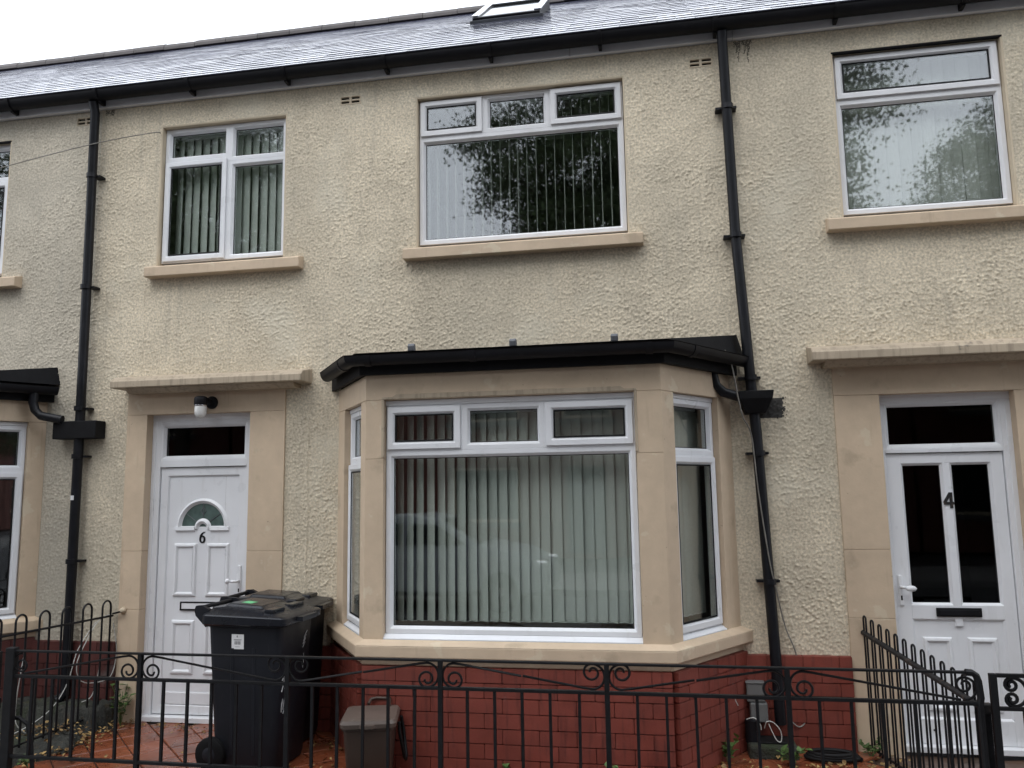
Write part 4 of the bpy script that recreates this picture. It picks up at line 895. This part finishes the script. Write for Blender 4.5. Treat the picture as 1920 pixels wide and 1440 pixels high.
# ---------------------------------------------------------------- wheelie bins
def rrect(hx, hy, r, n=4):
    out = []
    for (sx, sy, a0) in ((1,1,0),(-1,1,90),(-1,-1,180),(1,-1,270)):
        for i in range(n+1): a = R(a0+90*i/n); out.append((sx*(hx-r)+r*math.cos(a), sy*(hy-r)+r*math.sin(a)))
    return out
def loft(g, secs):
    o = len(g.v); n = len(secs[0][0])
    for poly, (cx, cy), z in secs: g.v += [(x+cx, y+cy, (z(x+cx, y+cy) if callable(z) else z)) for x, y in poly]
    for k in range(len(secs)-1):
        for i in range(n): g.f.append((o+k*n+i, o+k*n+(i+1)%n, o+(k+1)*n+(i+1)%n, o+(k+1)*n+i))
    g.f.append(tuple(o+i for i in range(n-1,-1,-1))); g.f.append(tuple(o+(len(secs)-1)*n+i for i in range(n))); return g
def wheelie_bin(loc, rz, label):
    """front towards +x, hinge and wheels towards -x"""
    e = root('wheelie_bin', loc, label, 'wheelie bin', 'wheelie bins in the forecourt', rz=rz, world=False)
    g = G(); loft(g, [(rrect(.205,.185,.04),(.015,0),.012),(rrect(.215,.192,.045),(.015,0),.05),(rrect(.255,.215,.05),(.005,0),.80),(rrect(.258,.218,.05),(.005,0),.865),(rrect(.272,.232,.05),(.003,0),.870),(rrect(.274,.234,.05),(.003,0),.905)])
    body = put('body', g, 'bin', e, auto=35)
    for s_ in (-1,1):
        for x in (-.07,.08): put('rib', G().add([(x-.012,s_*.191,.10),(x+.012,s_*.191,.10),(x+.014,s_*.212,.74),(x-.014,s_*.212,.74),(x-.008,s_*.196,.10),(x+.008,s_*.196,.10),(x+.009,s_*.2165,.74),(x-.009,s_*.2165,.74)], [(4,5,6,7),(0,4,7,3),(5,1,2,6),(3,7,6,2),(0,1,5,4)]), 'bin', body)
    gl = G(); top = lambda x, y: .985-.050*max(0,(x+.02))/.3 -.10*(y/.23)**4*.35
    loft(gl, [(rrect(.288,.243,.035),(.012,0),.880),(rrect(.296,.249,.035),(.014,0),.886),(rrect(.296,.249,.035),(.014,0),lambda x,y: .938-.014*max(0,x)/.3),(rrect(.288,.242,.035),(.012,0),lambda x,y: .947-.016*max(0,x)/.3),(rrect(.262,.220,.035),(.005,0),lambda x,y: .955-.020*max(0,x)/.3),(rrect(.238,.20,.035),(0,0),lambda x,y: .982-.040*max(0,x+.05)/.3),(rrect(.10,.09,.03),(-.02,0),.988)])
    gl.prism([(.302,-.11),(.350,-.10),(.350,.10),(.302,.11)], .895, .922)
    lid = put('lid', gl, 'bin_lid', e, auto=35)
    gp = G(); gp.add([(-.17,-.15,.988),(.10,-.15,.972),(.10,.15,.972),(-.17,.15,.988),(-.15,-.13,1.004),(.08,-.13,.990),(.08,.13,.990),(-.15,.13,1.004)], [(4,5,6,7),(0,1,5,4),(1,2,6,5),(2,3,7,6),(3,0,4,7)])
    gp.box(.13,.20,-.20,-.05,.945,.975); gp.box(.13,.20,.05,.20,.945,.975); put('lid_panel', gp, 'bin_lid', lid, bevel=.008)
    gh = G(); gh.tube([(-.30,-.19,.965),(-.335,-.19,.975),(-.335,.19,.975),(-.30,.19,.965)], .013, 10)
    for y in (-.19,-.02,.02,.19): gh.prism_y([(-.27,.86),(-.345,.93),(-.355,.965),(-.345,.992),(-.30,.995),(-.25,.97),(-.24,.90)], y-.016, y+.016) if abs(y) > .1 else gh.box(-.34,-.25,y-.008,y+.008,.93,.965)
    put('handle', gh, 'bin', e, bevel=.004)
    for s_ in (-1,1):
        gw = G(); gw.lathe((-.205,s_*.205,.10), [(.04,-.026),(.088,-.026),(.098,-.018),(.10,-.006),(.10,.006),(.098,.018),(.088,.026),(.04,.026)], 24, 'y'); wh = put('wheel', gw, 'tyre', e, auto=40)
        put('hub', G().lathe((-.205,s_*.205,.10), [(.012,-.031),(.036,-.030),(.055,-.020),(.055,.020),(.036,.030),(.012,.031)], 16, 'y'), 'bin', wh, auto=40)
    put('axle', G().tube([(-.205,-.205,.10),(-.205,.205,.10)], .010, 8), 'chrome', e)
    return e, body, lid
B1 = (-2.585,-.70,GZ); b1, b1b, b1l = wheelie_bin(B1, R(-3), 'black wheelie bin nearer the railing, a white label on its side')
b2, b2b, b2l = wheelie_bin((-2.675,-.245,GZ), R(3), 'black wheelie bin against the wall, half hidden behind the labelled one')
g = G(); yb = lambda z: -(.192+(z-.05)/.75*.023)-.0012
def onside(x0,x1,z0,z1,e=0): return [(x0,yb(z0)-e,z0),(x1,yb(z0)-e,z0),(x1,yb(z1)-e,z1),(x0,yb(z1)-e,z1)]
st = put('sticker', G().quad(*onside(-.075,.010,.735,.825)), 'sticker', b1b)
gi = G()
for i in range(7): xx = -.055+i*.0065; gi.quad(*onside(xx, xx+(.004 if i % 3 else .0025), .763, .783, .0008))
gi.quad(*onside(-.060,-.006,.792,.7945,.0008)); gi.quad(*onside(-.060,-.012,.7875,.7893,.0008)); gi.quad(*onside(-.050,-.018,.748,.750,.0008))
for a in (((-.034,.806),(-.034,.818)),((-.040,.809),(-.030,.809)),((-.040,.809),(-.035,.818))): 
    (ax,az),(bx,bz) = a; gi.tube([(ax,yb(az)-.001,az),(bx,yb(bz)-.001,bz)], .0012, 4)
put('sticker_print', gi, 'ink', st)
put('green_reflection', G().add([(-.10,-.08,1.0012),(-.02,-.10,.9970),(-.01,-.02,.9966),(-.09,.0,1.0008)], [(0,1,2,3)]), 'green', b1l)  # flat green patch painting the green reflection on the lid
# white scratches on the front
gsx = G(); xf = lambda z: .015+.215+(z-.05)/.75*.03+.0025
for pts in (((.09,.76),(.13,.80)),((.085,.74),(.12,.775)),((.08,.72),(.115,.755)),((.08,.70),(.11,.73)),((.095,.66),(.10,.60),(.09,.57))):
    gsx.tube([(xf(z),y,z) for y,z in pts], .0022, 4)
put('graffiti', gsx, 'scratch', b1b); gsx = G()
for i in range(26):
    y = -.13+random.gauss(0,.018); z = .32+random.random()*.26; gsx.tube([(xf(z),y,z),(xf(z+.03),y+random.gauss(.01,.015),z+.03+random.random()*.04)], .003, 4)
put('scratch', gsx, 'scratch', b1b)
# ---------------------------------------------------------------- food caddy
fc_ = root('food_caddy', (-1.745,-.93,GZ), 'small brown food waste caddy with a lidded handle, beside the bay', 'food caddy', rz=R(14), world=False)
g = G(); loft(g, [(rrect(.115,.125,.03),(0,0),.0),(rrect(.122,.132,.03),(0,0),.02),(rrect(.145,.16,.035),(0,0),.325),(rrect(.152,.168,.035),(0,0),.330),(rrect(.152,.168,.035),(0,0),.352)]); put('body', g, 'caddy', fc_, auto=35)
g = G(); loft(g, [(rrect(.162,.178,.04),(0,0),.345),(rrect(.165,.181,.04),(0,0),.368),(rrect(.155,.171,.04),(0,0),.386),(rrect(.12,.135,.035),(0,0),.394)]); g.prism([(-.05,-.178),(-.03,-.20),(.03,-.20),(.05,-.178)], .348, .366); cl = put('lid', g, 'caddy_lid', fc_, auto=35)
put('lid_grip', G().tube([(.10,.10,.388),(.10,.12,.415),(.10,.17,.425),(.02,.19,.425),(-.02,.185,.42),(-.03,.15,.40)], .010, 8), 'caddy', cl, auto=60)
put('carry_handle', G().tube([(.168,-.0,.33),(.172,.0,.27),(.20,.02,.12),(.205,.05,.10),(.205,.10,.11),(.185,.14,.25),(.172,.12,.33)], .010, 8), 'gasket', fc_, auto=60)
# ---------------------------------------------------------------- porch lamp
pl_ = root('porch_lamp', (-3.43,-.012,2.43), 'black bulkhead lamp with white glass globe above door 6', 'lamp')
put('back_plate', G().lathe((-3.395,-.012,2.435), [(.05,0),(.05,-.012),(.042,-.022),(.001,-.024)], 18, 'y'), 'gutter', pl_, auto=40)
g = G(); g.tube([(-3.395,-.02,2.435),(-3.41,-.07,2.45),(-3.428,-.11,2.455)], .022, 10); g.lathe((-3.430,-.115,2.41), [(.042,-.01),(.050,.0),(.050,.045),(.046,.058),(.030,.066),(.001,.068)], 18); put('arm', g, 'gutter', pl_, auto=40)
put('globe', G().lathe((-3.430,-.115,2.41), [(.042,.0),(.045,-.02),(.045,-.06),(.038,-.085),(.022,-.100),(.001,-.105)], 18), 'globe', pl_, smooth=True)
g = G(); g.lathe((-3.430,-.115,2.41), [(.0465,-.012),(.0475,-.006),(.0465,.0)], 18); put('collar', g, 'chrome', pl_, smooth=True)
# ---------------------------------------------------------------- cables, meter box, weeds, litter
def bez(pts, n=10):
    P = [Vector(p) for p in pts]; out = []
    for i in range(len(P)-1):
        a = P[max(i-1,0)]; b = P[i]; c = P[i+1]; d = P[min(i+2,len(P)-1)]
        for k in range(n):
            t = k/n; out.append(.5*((2*b)+(c-a)*t+(2*a-5*b+4*c-d)*t*t+(3*b-a-3*c+d)*t**3))
    return out+[P[-1]]
def cable(pts, r, mat, label, name='cable'):
    o = put(name, G().tube(bez(pts), r, 6), mat, auto=60); return tag(o, label, 'cable', 'loose cables')
cable([(-6.6,-.16,4.25),(-5.34,-.14,4.470),(-4.5,-.125,4.605),(-4.0,-.05,4.690),(-3.945,-.01,4.700)], .0042, 'cable_grey', 'thin cable stretched across the left wall to the small upper window')
cable([(-4.165,-.03,.83),(-4.19,-.14,.80),(-4.20,-.26,.66),(-4.21,-.33,.52),(-4.20,-.30,.40),(-4.16,-.20,.36),(-4.13,-.06,.38),(-4.12,-.02,.55),(-4.15,-.03,.76)], .0036, 'cable', 'white cable hanging in a loop from the hooped railing left of door 6')
cable([(-4.17,-.20,.80),(-4.20,-.34,.62),(-4.21,-.42,.40),(-4.22,-.56,.26),(-4.25,-.75,.19),(-4.30,-.92,.16),(-4.40,-1.0,.13)], .0034, 'cable', 'white cable sloping down from the hooped railing to the mossy yard')
cable([(-4.36,-.66,.68),(-4.37,-.68,.50),(-4.39,-.68,.32),(-4.36,-.70,.20),(-4.32,-.66,.13)], .0034, 'cable', 'white cable hanging straight down at the far left of the brick plinth')
cable([(-4.19,-.10,.50),(-4.20,-.12,.36),(-4.21,-.16,.25),(-4.24,-.22,.225)], .0036, 'cable', 'short white cable end between the bars left of door 6')
cable([(.40,-.20,2.70),(.46,-.20,2.66),(.505,-.205,2.58),(.53,-.205,2.45),(.55,-.205,2.30),(.575,-.19,2.18),(.63,-.12,2.06),(.655,-.115,1.7),(.70,-.115,1.25),(.735,-.10,1.05),(.79,-.03,.80),(.84,-.02,.66),(.87,-.02,.50),(.90,-.02,.36),(.885,-.03,.22),(.83,-.05,.18),(.76,-.06,.25)], .0045, 'cable_grey', 'thin cable running down beside the right downpipe from the bay roof')
cable([(.40,-.18,.64),(.42,-.19,.52),(.425,-.19,.40),(.45,-.17,.33)], .0034, 'cable', 'white cable dropping from the bay sill to the grey meter box')
cable([(.50,-.16,.245),(.545,-.18,.26),(.58,-.18,.22),(.585,-.18,.19)], .0036, 'cable', 'short white wire curling out under the grey meter box')
cable([(.605,-.18,.20),(.62,-.20,.245),(.66,-.20,.24),(.70,-.20,.19),(.70,-.20,.13),(.67,-.20,.14),(.63,-.19,.23)], .0036, 'cable', 'white wire loop at the foot of the right downpipe')
mb = root('meter_box', (.58,-.06,.20), 'grey metal box hanging on the brick plinth beside the right downpipe', 'meter box')
put('casing', G().box(.515,.625,-.10,-.014,.335,.452), 'meter', mb, bevel=.008); put('lower_casing', G().box(.532,.640,-.115,-.014,.215,.333), 'meter', mb, bevel=.008); put('cover_lip', G().box(.510,.630,-.106,-.012,.4525,.462), 'meter', mb, bevel=.003)
dr = root('drain_block', (.60,-.12,GZ), 'dark concrete drain surround at the foot of the right downpipe', 'drain')
put('upstand', G().box(.50,.80,-.24,-.012,GZ-.02,.11), 'moss', dr, bevel=.02); put('grate', G().box(.56,.76,-.20,-.06,.1105,.122), 'gasket', dr, bevel=.003); put('stub_pipe', G().tube([(.535,-.13,.10),(.535,-.13,.235)], .045, 12), 'gutter', dr, auto=50)
def leafpoly(L, wd): return [(0,0),(wd*.5,L*.3),(wd*.42,L*.62),(0,L),(-wd*.42,L*.62),(-wd*.5,L*.3)]
def weed(loc, n, hgt, spread, label, lw=.028, mat='weed'):
    e = root('weed', loc, label, 'weed', 'weeds in the paving', world=False); gs = G(); gl_ = G()
    for i in range(n):
        a = random.uniform(0, 6.283); L = hgt*random.uniform(.5,1.0); out = spread*random.uniform(.3,1)
        tip = Vector((math.cos(a)*out, math.sin(a)*out, L)); pts = [Vector((0,0,0)), tip*.5+Vector((0,0,L*.15)), tip]; gs.tube(bez(pts, 4), .002, 4)
        for k in range(random.randint(4,7)):
            t = random.uniform(.3,1.0); base = tip*t+Vector((0,0,L*.1*t*(1-t))); aa = random.uniform(0,6.283); tl = random.uniform(-.2,.9); sz = lw*random.uniform(.7,1.7)
            D = Vector((math.cos(aa)*math.cos(tl), math.sin(aa)*math.cos(tl), math.sin(tl))); S = D.cross(Vector((0,0,1))).normalized(); U = S.cross(D)
            o = len(gl_.v); pp = leafpoly(sz*1.5, sz)
            gl_.v += [tuple(base+S*x+D*y+U*(.25*abs(x))) for x, y in pp]; gl_.f += [(o,o+1,o+2,o+3),(o,o+3,o+4,o+5)]
    put('stem', gs, 'weed', e); put('foliage', gl_, mat, e); return e
weed((-4.00,-.10,GZ), 9, .30, .11, 'bushy green weed at the left foot of door 6')
weed((.36,-.36,GZ), 7, .19, .08, 'green weed growing at the right foot of the bay')
weed((.74,-.34,GZ), 6, .11, .09, 'low green weed at the foot of the right downpipe')
weed((1.25,-.10,.02), 6, .13, .10, 'dark weed at the foot of the surround left of door 4', .02)
weed((-.95,-.76,GZ), 3, .09, .05, 'tiny green seedling at the foot of the bay front, left of its middle', .018)
weed((-.34,-.78,GZ), 3, .12, .05, 'tiny green seedling at the foot of the bay front, right of its middle', .018)
weed((-3.86,-1.16,.09), 6, .09, .14, 'low grass tuft at the foot of the railing, lower left corner', .015)
weed((-2.36,-.06,.60), 3, .10, .05, 'dry straw weed in the corner under the left end of the bay sill', .02, 'leaf_dead')
# dead leaves blown against the walls
def litter(name, label, spots):
    g = G()
    for (x, y, z, sx, sy, n) in spots:
        for _ in range(n):
            px, py = x+random.gauss(0, sx), y+random.gauss(0, sy)
            if in_bay(px, py, -.01) or py > -.02: continue
            s_ = random.uniform(.010,.027); a = random.uniform(0,6.283); tx, ty = random.gauss(0,.35), random.gauss(0,.35); pz = z+random.uniform(.002,.018); o = len(g.v)
            for u, v in leafpoly(s_*1.5, s_): 
                X_ = u*math.cos(a)-v*math.sin(a); Y_ = u*math.sin(a)+v*math.cos(a); g.v.append((px+X_, py+Y_, pz+X_*tx+Y_*ty+abs(u)*.5))
            g.f += [(o,o+1,o+2,o+3),(o,o+3,o+4,o+5)]
    return tag(put(name, g, 'leaf_dead'), label, 'leaves', kind='stuff')
litter('leaf_litter', 'yellow brown dead leaves drifted along the foot of the walls', [(-3.6,-.07,GZ,.35,.03,60),(-3.2,-.12,GZ,.3,.05,25),(-3.98,-.35,GZ,.05,.3,70),(-4.3,-.45,.10,.15,.12,130),(-4.02,-.6,.05,.05,.3,120),(-4.4,-.75,.11,.2,.12,40),(-3.7,-1.0,GZ,.3,.12,30),(-2.2,-.3,GZ,.15,.12,40),(-2.0,-.8,GZ,.15,.12,30),(-.9,-.80,GZ,.5,.04,90),(.2,-.62,GZ,.12,.1,40),(.55,-.42,GZ,.25,.08,50),(1.0,-.32,GZ,.2,.10,60),(1.25,-.22,.01,.15,.1,40),(1.5,-.5,.01,.25,.2,35),(-3.0,-.8,GZ,.6,.3,18),(.6,-.9,GZ,.5,.2,25)])
hz = root('garden_hose', (1.0,-.20,GZ), 'black hose lying in a heap at the foot of the plinth left of door 4', 'hose')
put('coil', G().tube([(1.0+.17*math.cos(t*.42)*(1-t*.006), -.21+.07*math.sin(t*.42), GZ+.012+t*.0009) for t in range(46)], .013, 7), 'gasket', hz, auto=60)
# ---------------------------------------------------------------- across the street (seen mirrored in the panes)
def tree(loc, hgt, rad, label, n=5200, trunk=.20):
    e = root('street_tree', loc, label, 'tree', 'street trees opposite', world=False)
    g = G(); g.tube([(0,0,-.1),(.03,.02,1.2),(-.02,.04,2.6),(.0,0,4.0),(.05,0,hgt*.62)], [trunk*1.25,trunk,trunk*.85,trunk*.7,trunk*.3], 10)
    tips = []; cz = hgt*.62
    for i in range(26):
        a = i*2.399; el = random.uniform(-.35,1.25); L = rad*random.uniform(.55,1.0); z0_ = random.uniform(2.8,hgt*.58); b = Vector((0,0,z0_))
        t = Vector((math.cos(a)*math.cos(el)*L, math.sin(a)*math.cos(el)*L, cz+math.sin(el)*L*1.05)); m_ = (b+t)/2+Vector((0,0,.3)); g.tube(bez([b,m_,t],5), [.085,.078,.07,.06,.052,.046,.04,.034,.028,.022,.016], 6); tips.append(t); tips.append((m_+t)/2)
    put('trunk', g, 'bark', e, auto=60)
    N = n; cen = np.array([list(t) for t in tips]); ns = 640; sph = rng.normal(0,1,(ns,3)); sph /= np.linalg.norm(sph,axis=1)[:,None]; sub = sph*(rng.uniform(.08,1,(ns,1))**.55)*np.array([rad,rad,rad*.86])+np.array([0,0,hgt-rad*.86])
    sub[:220] = cen[rng.integers(0, len(cen), 220)]+rng.normal(0, .35, (220,3)); idx = rng.integers(0, ns, N); p = sub[idx]+rng.normal(0, .23, (N,3))*np.array([1.15,1.15,.8])
    d = rng.normal(0,1,(N,3)); d /= np.linalg.norm(d,axis=1)[:,None]; u = np.cross(d, rng.normal(0,1,(N,3))); u /= np.linalg.norm(u,axis=1)[:,None]; s_ = rng.uniform(.045,.09,(N,1))
    V_ = np.stack([p, p+d*s_*.5+u*s_*.38, p+d*s_, p+d*s_*.5-u*s_*.38], 1).reshape(-1,3); q = np.arange(4*N).reshape(-1,4)
    me = bpy.data.meshes.new('crown'); me.vertices.add(4*N); me.vertices.foreach_set('co', V_.astype(np.float32).ravel()); me.loops.add(4*N); me.loops.foreach_set('vertex_index', q.ravel().astype(np.int32)); me.polygons.add(N); me.polygons.foreach_set('loop_start', np.arange(0,4*N,4,dtype=np.int32)); me.update(calc_edges=True); me.materials.append(MT['tree_leaf']); link('crown', me, e); return e
tree((.6,-10.3,0), 11.8, 4.3, 'broad leafy tree across the street, mirrored in the upper window over the bay', 190000, .24)
tC = tree((9.8,-10.6,0), 10.6, 4.2, 'leafy tree mirrored at the right in the upper window of the house marked 4', 160000)
tree((-10.4,-10.4,0), 11.6, 4.5, 'leafy tree mirrored in the small upper window above door 6', 160000)
for loc, lb in (((18.9,-10.5,0),'nearer of the two leafy street trees mirrored in the left bay pane'), ((27.4,-10.4,0),'farther of the two leafy street trees mirrored in the left bay pane')):
    r_ = tC.copy(); COL.objects.link(r_); r_.location = loc; r_.rotation_euler = (0,0,loc[0]); r_['label'] = lb
    for ch in tC.children:
        c_ = ch.copy(); COL.objects.link(c_); c_.parent = r_
def far_house(x, label):
    e = root('brick_house', (x,-16,0), label, 'house', 'houses across the street', world=False); W2 = 3.1
    ops = [(-2.3,-.5,.9,2.3),(-2.3,-.5,3.5,4.8),(.6,1.9,3.5,4.8),(.7,1.7,.1,2.3)]
    X = sorted({-W2, W2, *[v for o in ops for v in o[:2]]}); Zs = sorted({0, 5.3, *[v for o in ops for v in o[2:]]}); g = G()
    for a,b in zip(X[:-1],X[1:]):
        for c,d in zip(Zs[:-1],Zs[1:]):
            if not any(o[0] <= a < o[1] and o[2] <= c < o[3] for o in ops): g.quad((a,0,c),(b,0,c),(b,0,d),(a,0,d))
    g.box(-W2, W2, -7.5, -.25, 0, 5.3); put('wall', g, 'far_brick', e)
    rf = G(); rf.prism_x([(.3,5.25),(.3,5.4),(-3.6,7.6),(-7.8,5.4),(-7.8,5.25)], -W2, W2); r_ = put('roof', rf, 'far_roof', e); put('chimney', G().box(W2-.9,W2-.2,-4.1,-3.2,7.0,8.6), 'far_brick', r_)
    for a,b,c,d in ops[:3]:
        o = put('window', G().ring(a,b,c,d,[(0,-.06),(0,-.16),(.07,-.16),(.07,-.10),(.06,-.06)]), 'reveal', e); put('pane', G().box(a+.05,b-.05,-.13,-.12,c+.05,d-.05), 'gasket', o); put('sill', G().box(a-.1,b+.1,-.05,.1,c-.12,c-.002), 'far_roof', o)
    a,b,c,d = ops[3]; o = put('door', G().box(a+.05,b-.05,-.16,-.10,c,d-.4), 'far_roof', e); put('fanlight', G().box(a+.05,b-.05,-.15,-.11,d-.35,d-.03), 'gasket', o)
    return e
ORD = ('leftmost','second from the left','third from the left','fourth from the left','fifth from the left','middle one','fifth from the right','fourth from the right','third from the right','second from the right','rightmost')
for k in range(11): far_house(-21.9+6.3*k, ORD[k]+' of the eleven red brick houses across the street')
def car(loc, rz, label):
    e = root('parked_car', loc, label, 'car', rz=rz, world=False)
    prof = [(-1.95,.30),(-1.98,.62),(-1.90,.86),(-1.72,.98),(-1.45,1.33),(-1.15,1.44),(-.2,1.47),(.25,1.40),(.92,1.0),(1.55,.88),(1.88,.72),(1.97,.52),(1.93,.28)]
    secs = [(-.84,.0,.90),(-.80,.03,.99),(0,.05,1.0),(.80,.03,.99),(.84,.0,.90)]
    g = G(); n = len(prof)
    for (y, dz, k) in secs: 
        for x, z in prof: yy = y*(1-.16*max(0,(z-.95))/.5); g.v.append((x*(.985 if abs(y) > .7 else 1), yy, .30+(z-.30)*k+(0)))
    for j in range(len(secs)-1):
        for i in range(n): g.f.append((j*n+i,j*n+(i+1)%n,(j+1)*n+(i+1)%n,(j+1)*n+i))
    g.f.append(tuple(range(n-1,-1,-1))); g.f.append(tuple((len(secs)-1)*n+i for i in range(n)))
    body = put('body', g, 'car', e, bevel=.03, seg=3, auto=50)
    for s_ in (-1,1):
        yv = lambda z: s_*(.84*(1-.16*max(0,(z-.95))/.5)+.004)
        for poly in ([(-1.42,1.0),(-.32,1.0),(-.30,1.33),(-1.10,1.33),(-1.28,1.27)], [(-.24,1.0),(.72,1.0),(.22,1.30),(-.22,1.33)]):
            put('side_window', G().add([(x,yv(z),z) for x,z in poly], [tuple(range(len(poly)))]), 'dark_glass', body)
        for x in (-1.25,1.22):
            gw = G(); gw.lathe((x,s_*.76,.30), [(.19,-.10),(.29,-.10),(.31,-.06),(.31,.06),(.29,.10),(.19,.10)], 24, 'y'); wh = put('wheel', gw, 'tyre', e, auto=40); put('rim', G().lathe((x,s_*.78,.30), [(.03,-.09),(.19,-.09),(.20,.085),(.16,.07),(.05,.085)], 18, 'y'), 'chrome', wh, auto=40)
        put('headlight', G().box(1.74,1.93,s_*.62-.13,s_*.62+.13,.66,.76), 'chrome', e, bevel=.03); put('tail_light', G().box(-1.99,-1.90,s_*.68-.08,s_*.68+.08,.70,.92), 'lamp_red', e, bevel=.02)
    put('windscreen', G().add([(.30,-.62,1.39),(.30,.62,1.39),(.92,.70,1.03),(.92,-.70,1.03)], [(0,1,2,3)]), 'dark_glass', body)
    return e
car((-3.6,-8.35,-.09), 0, 'silver hatchback parked across the street, mirrored faintly in the bay window')
# ---------------------------------------------------------------- stains on the roughcast
def drips(h, x0, x1, z1, L, seed):
    r2 = np.random.default_rng(seed); cs = r2.uniform(x0+.01, x1-.01, 4); ls = r2.uniform(.25, 1.0, 4)*L; ws = r2.uniform(.006, .016, 4)
    def m_(x, z):
        k = np.zeros(x.shape, bool)
        for c_, l_, w_ in zip(cs, ls, ws): k |= (np.abs(x-c_-.006*np.sin(z*40)) < w_*(1-.6*(z1-z)/l_)) & (z > z1-l_)
        k |= (z > z1-.035-.02*np.sin(x*60)) & (r2.random(x.shape) < .75)
        return k & (r2.random(x.shape) < .82)
    return roughcast('drip_stain', 'stain', h, x0, x1, z1-L, z1, [], step=.006, off=.0008, mask=m_)
drips(hR, .665, .80, 4.958, .28, 3); drips(hC, -4.47, -4.39, 4.958, .10, 5)
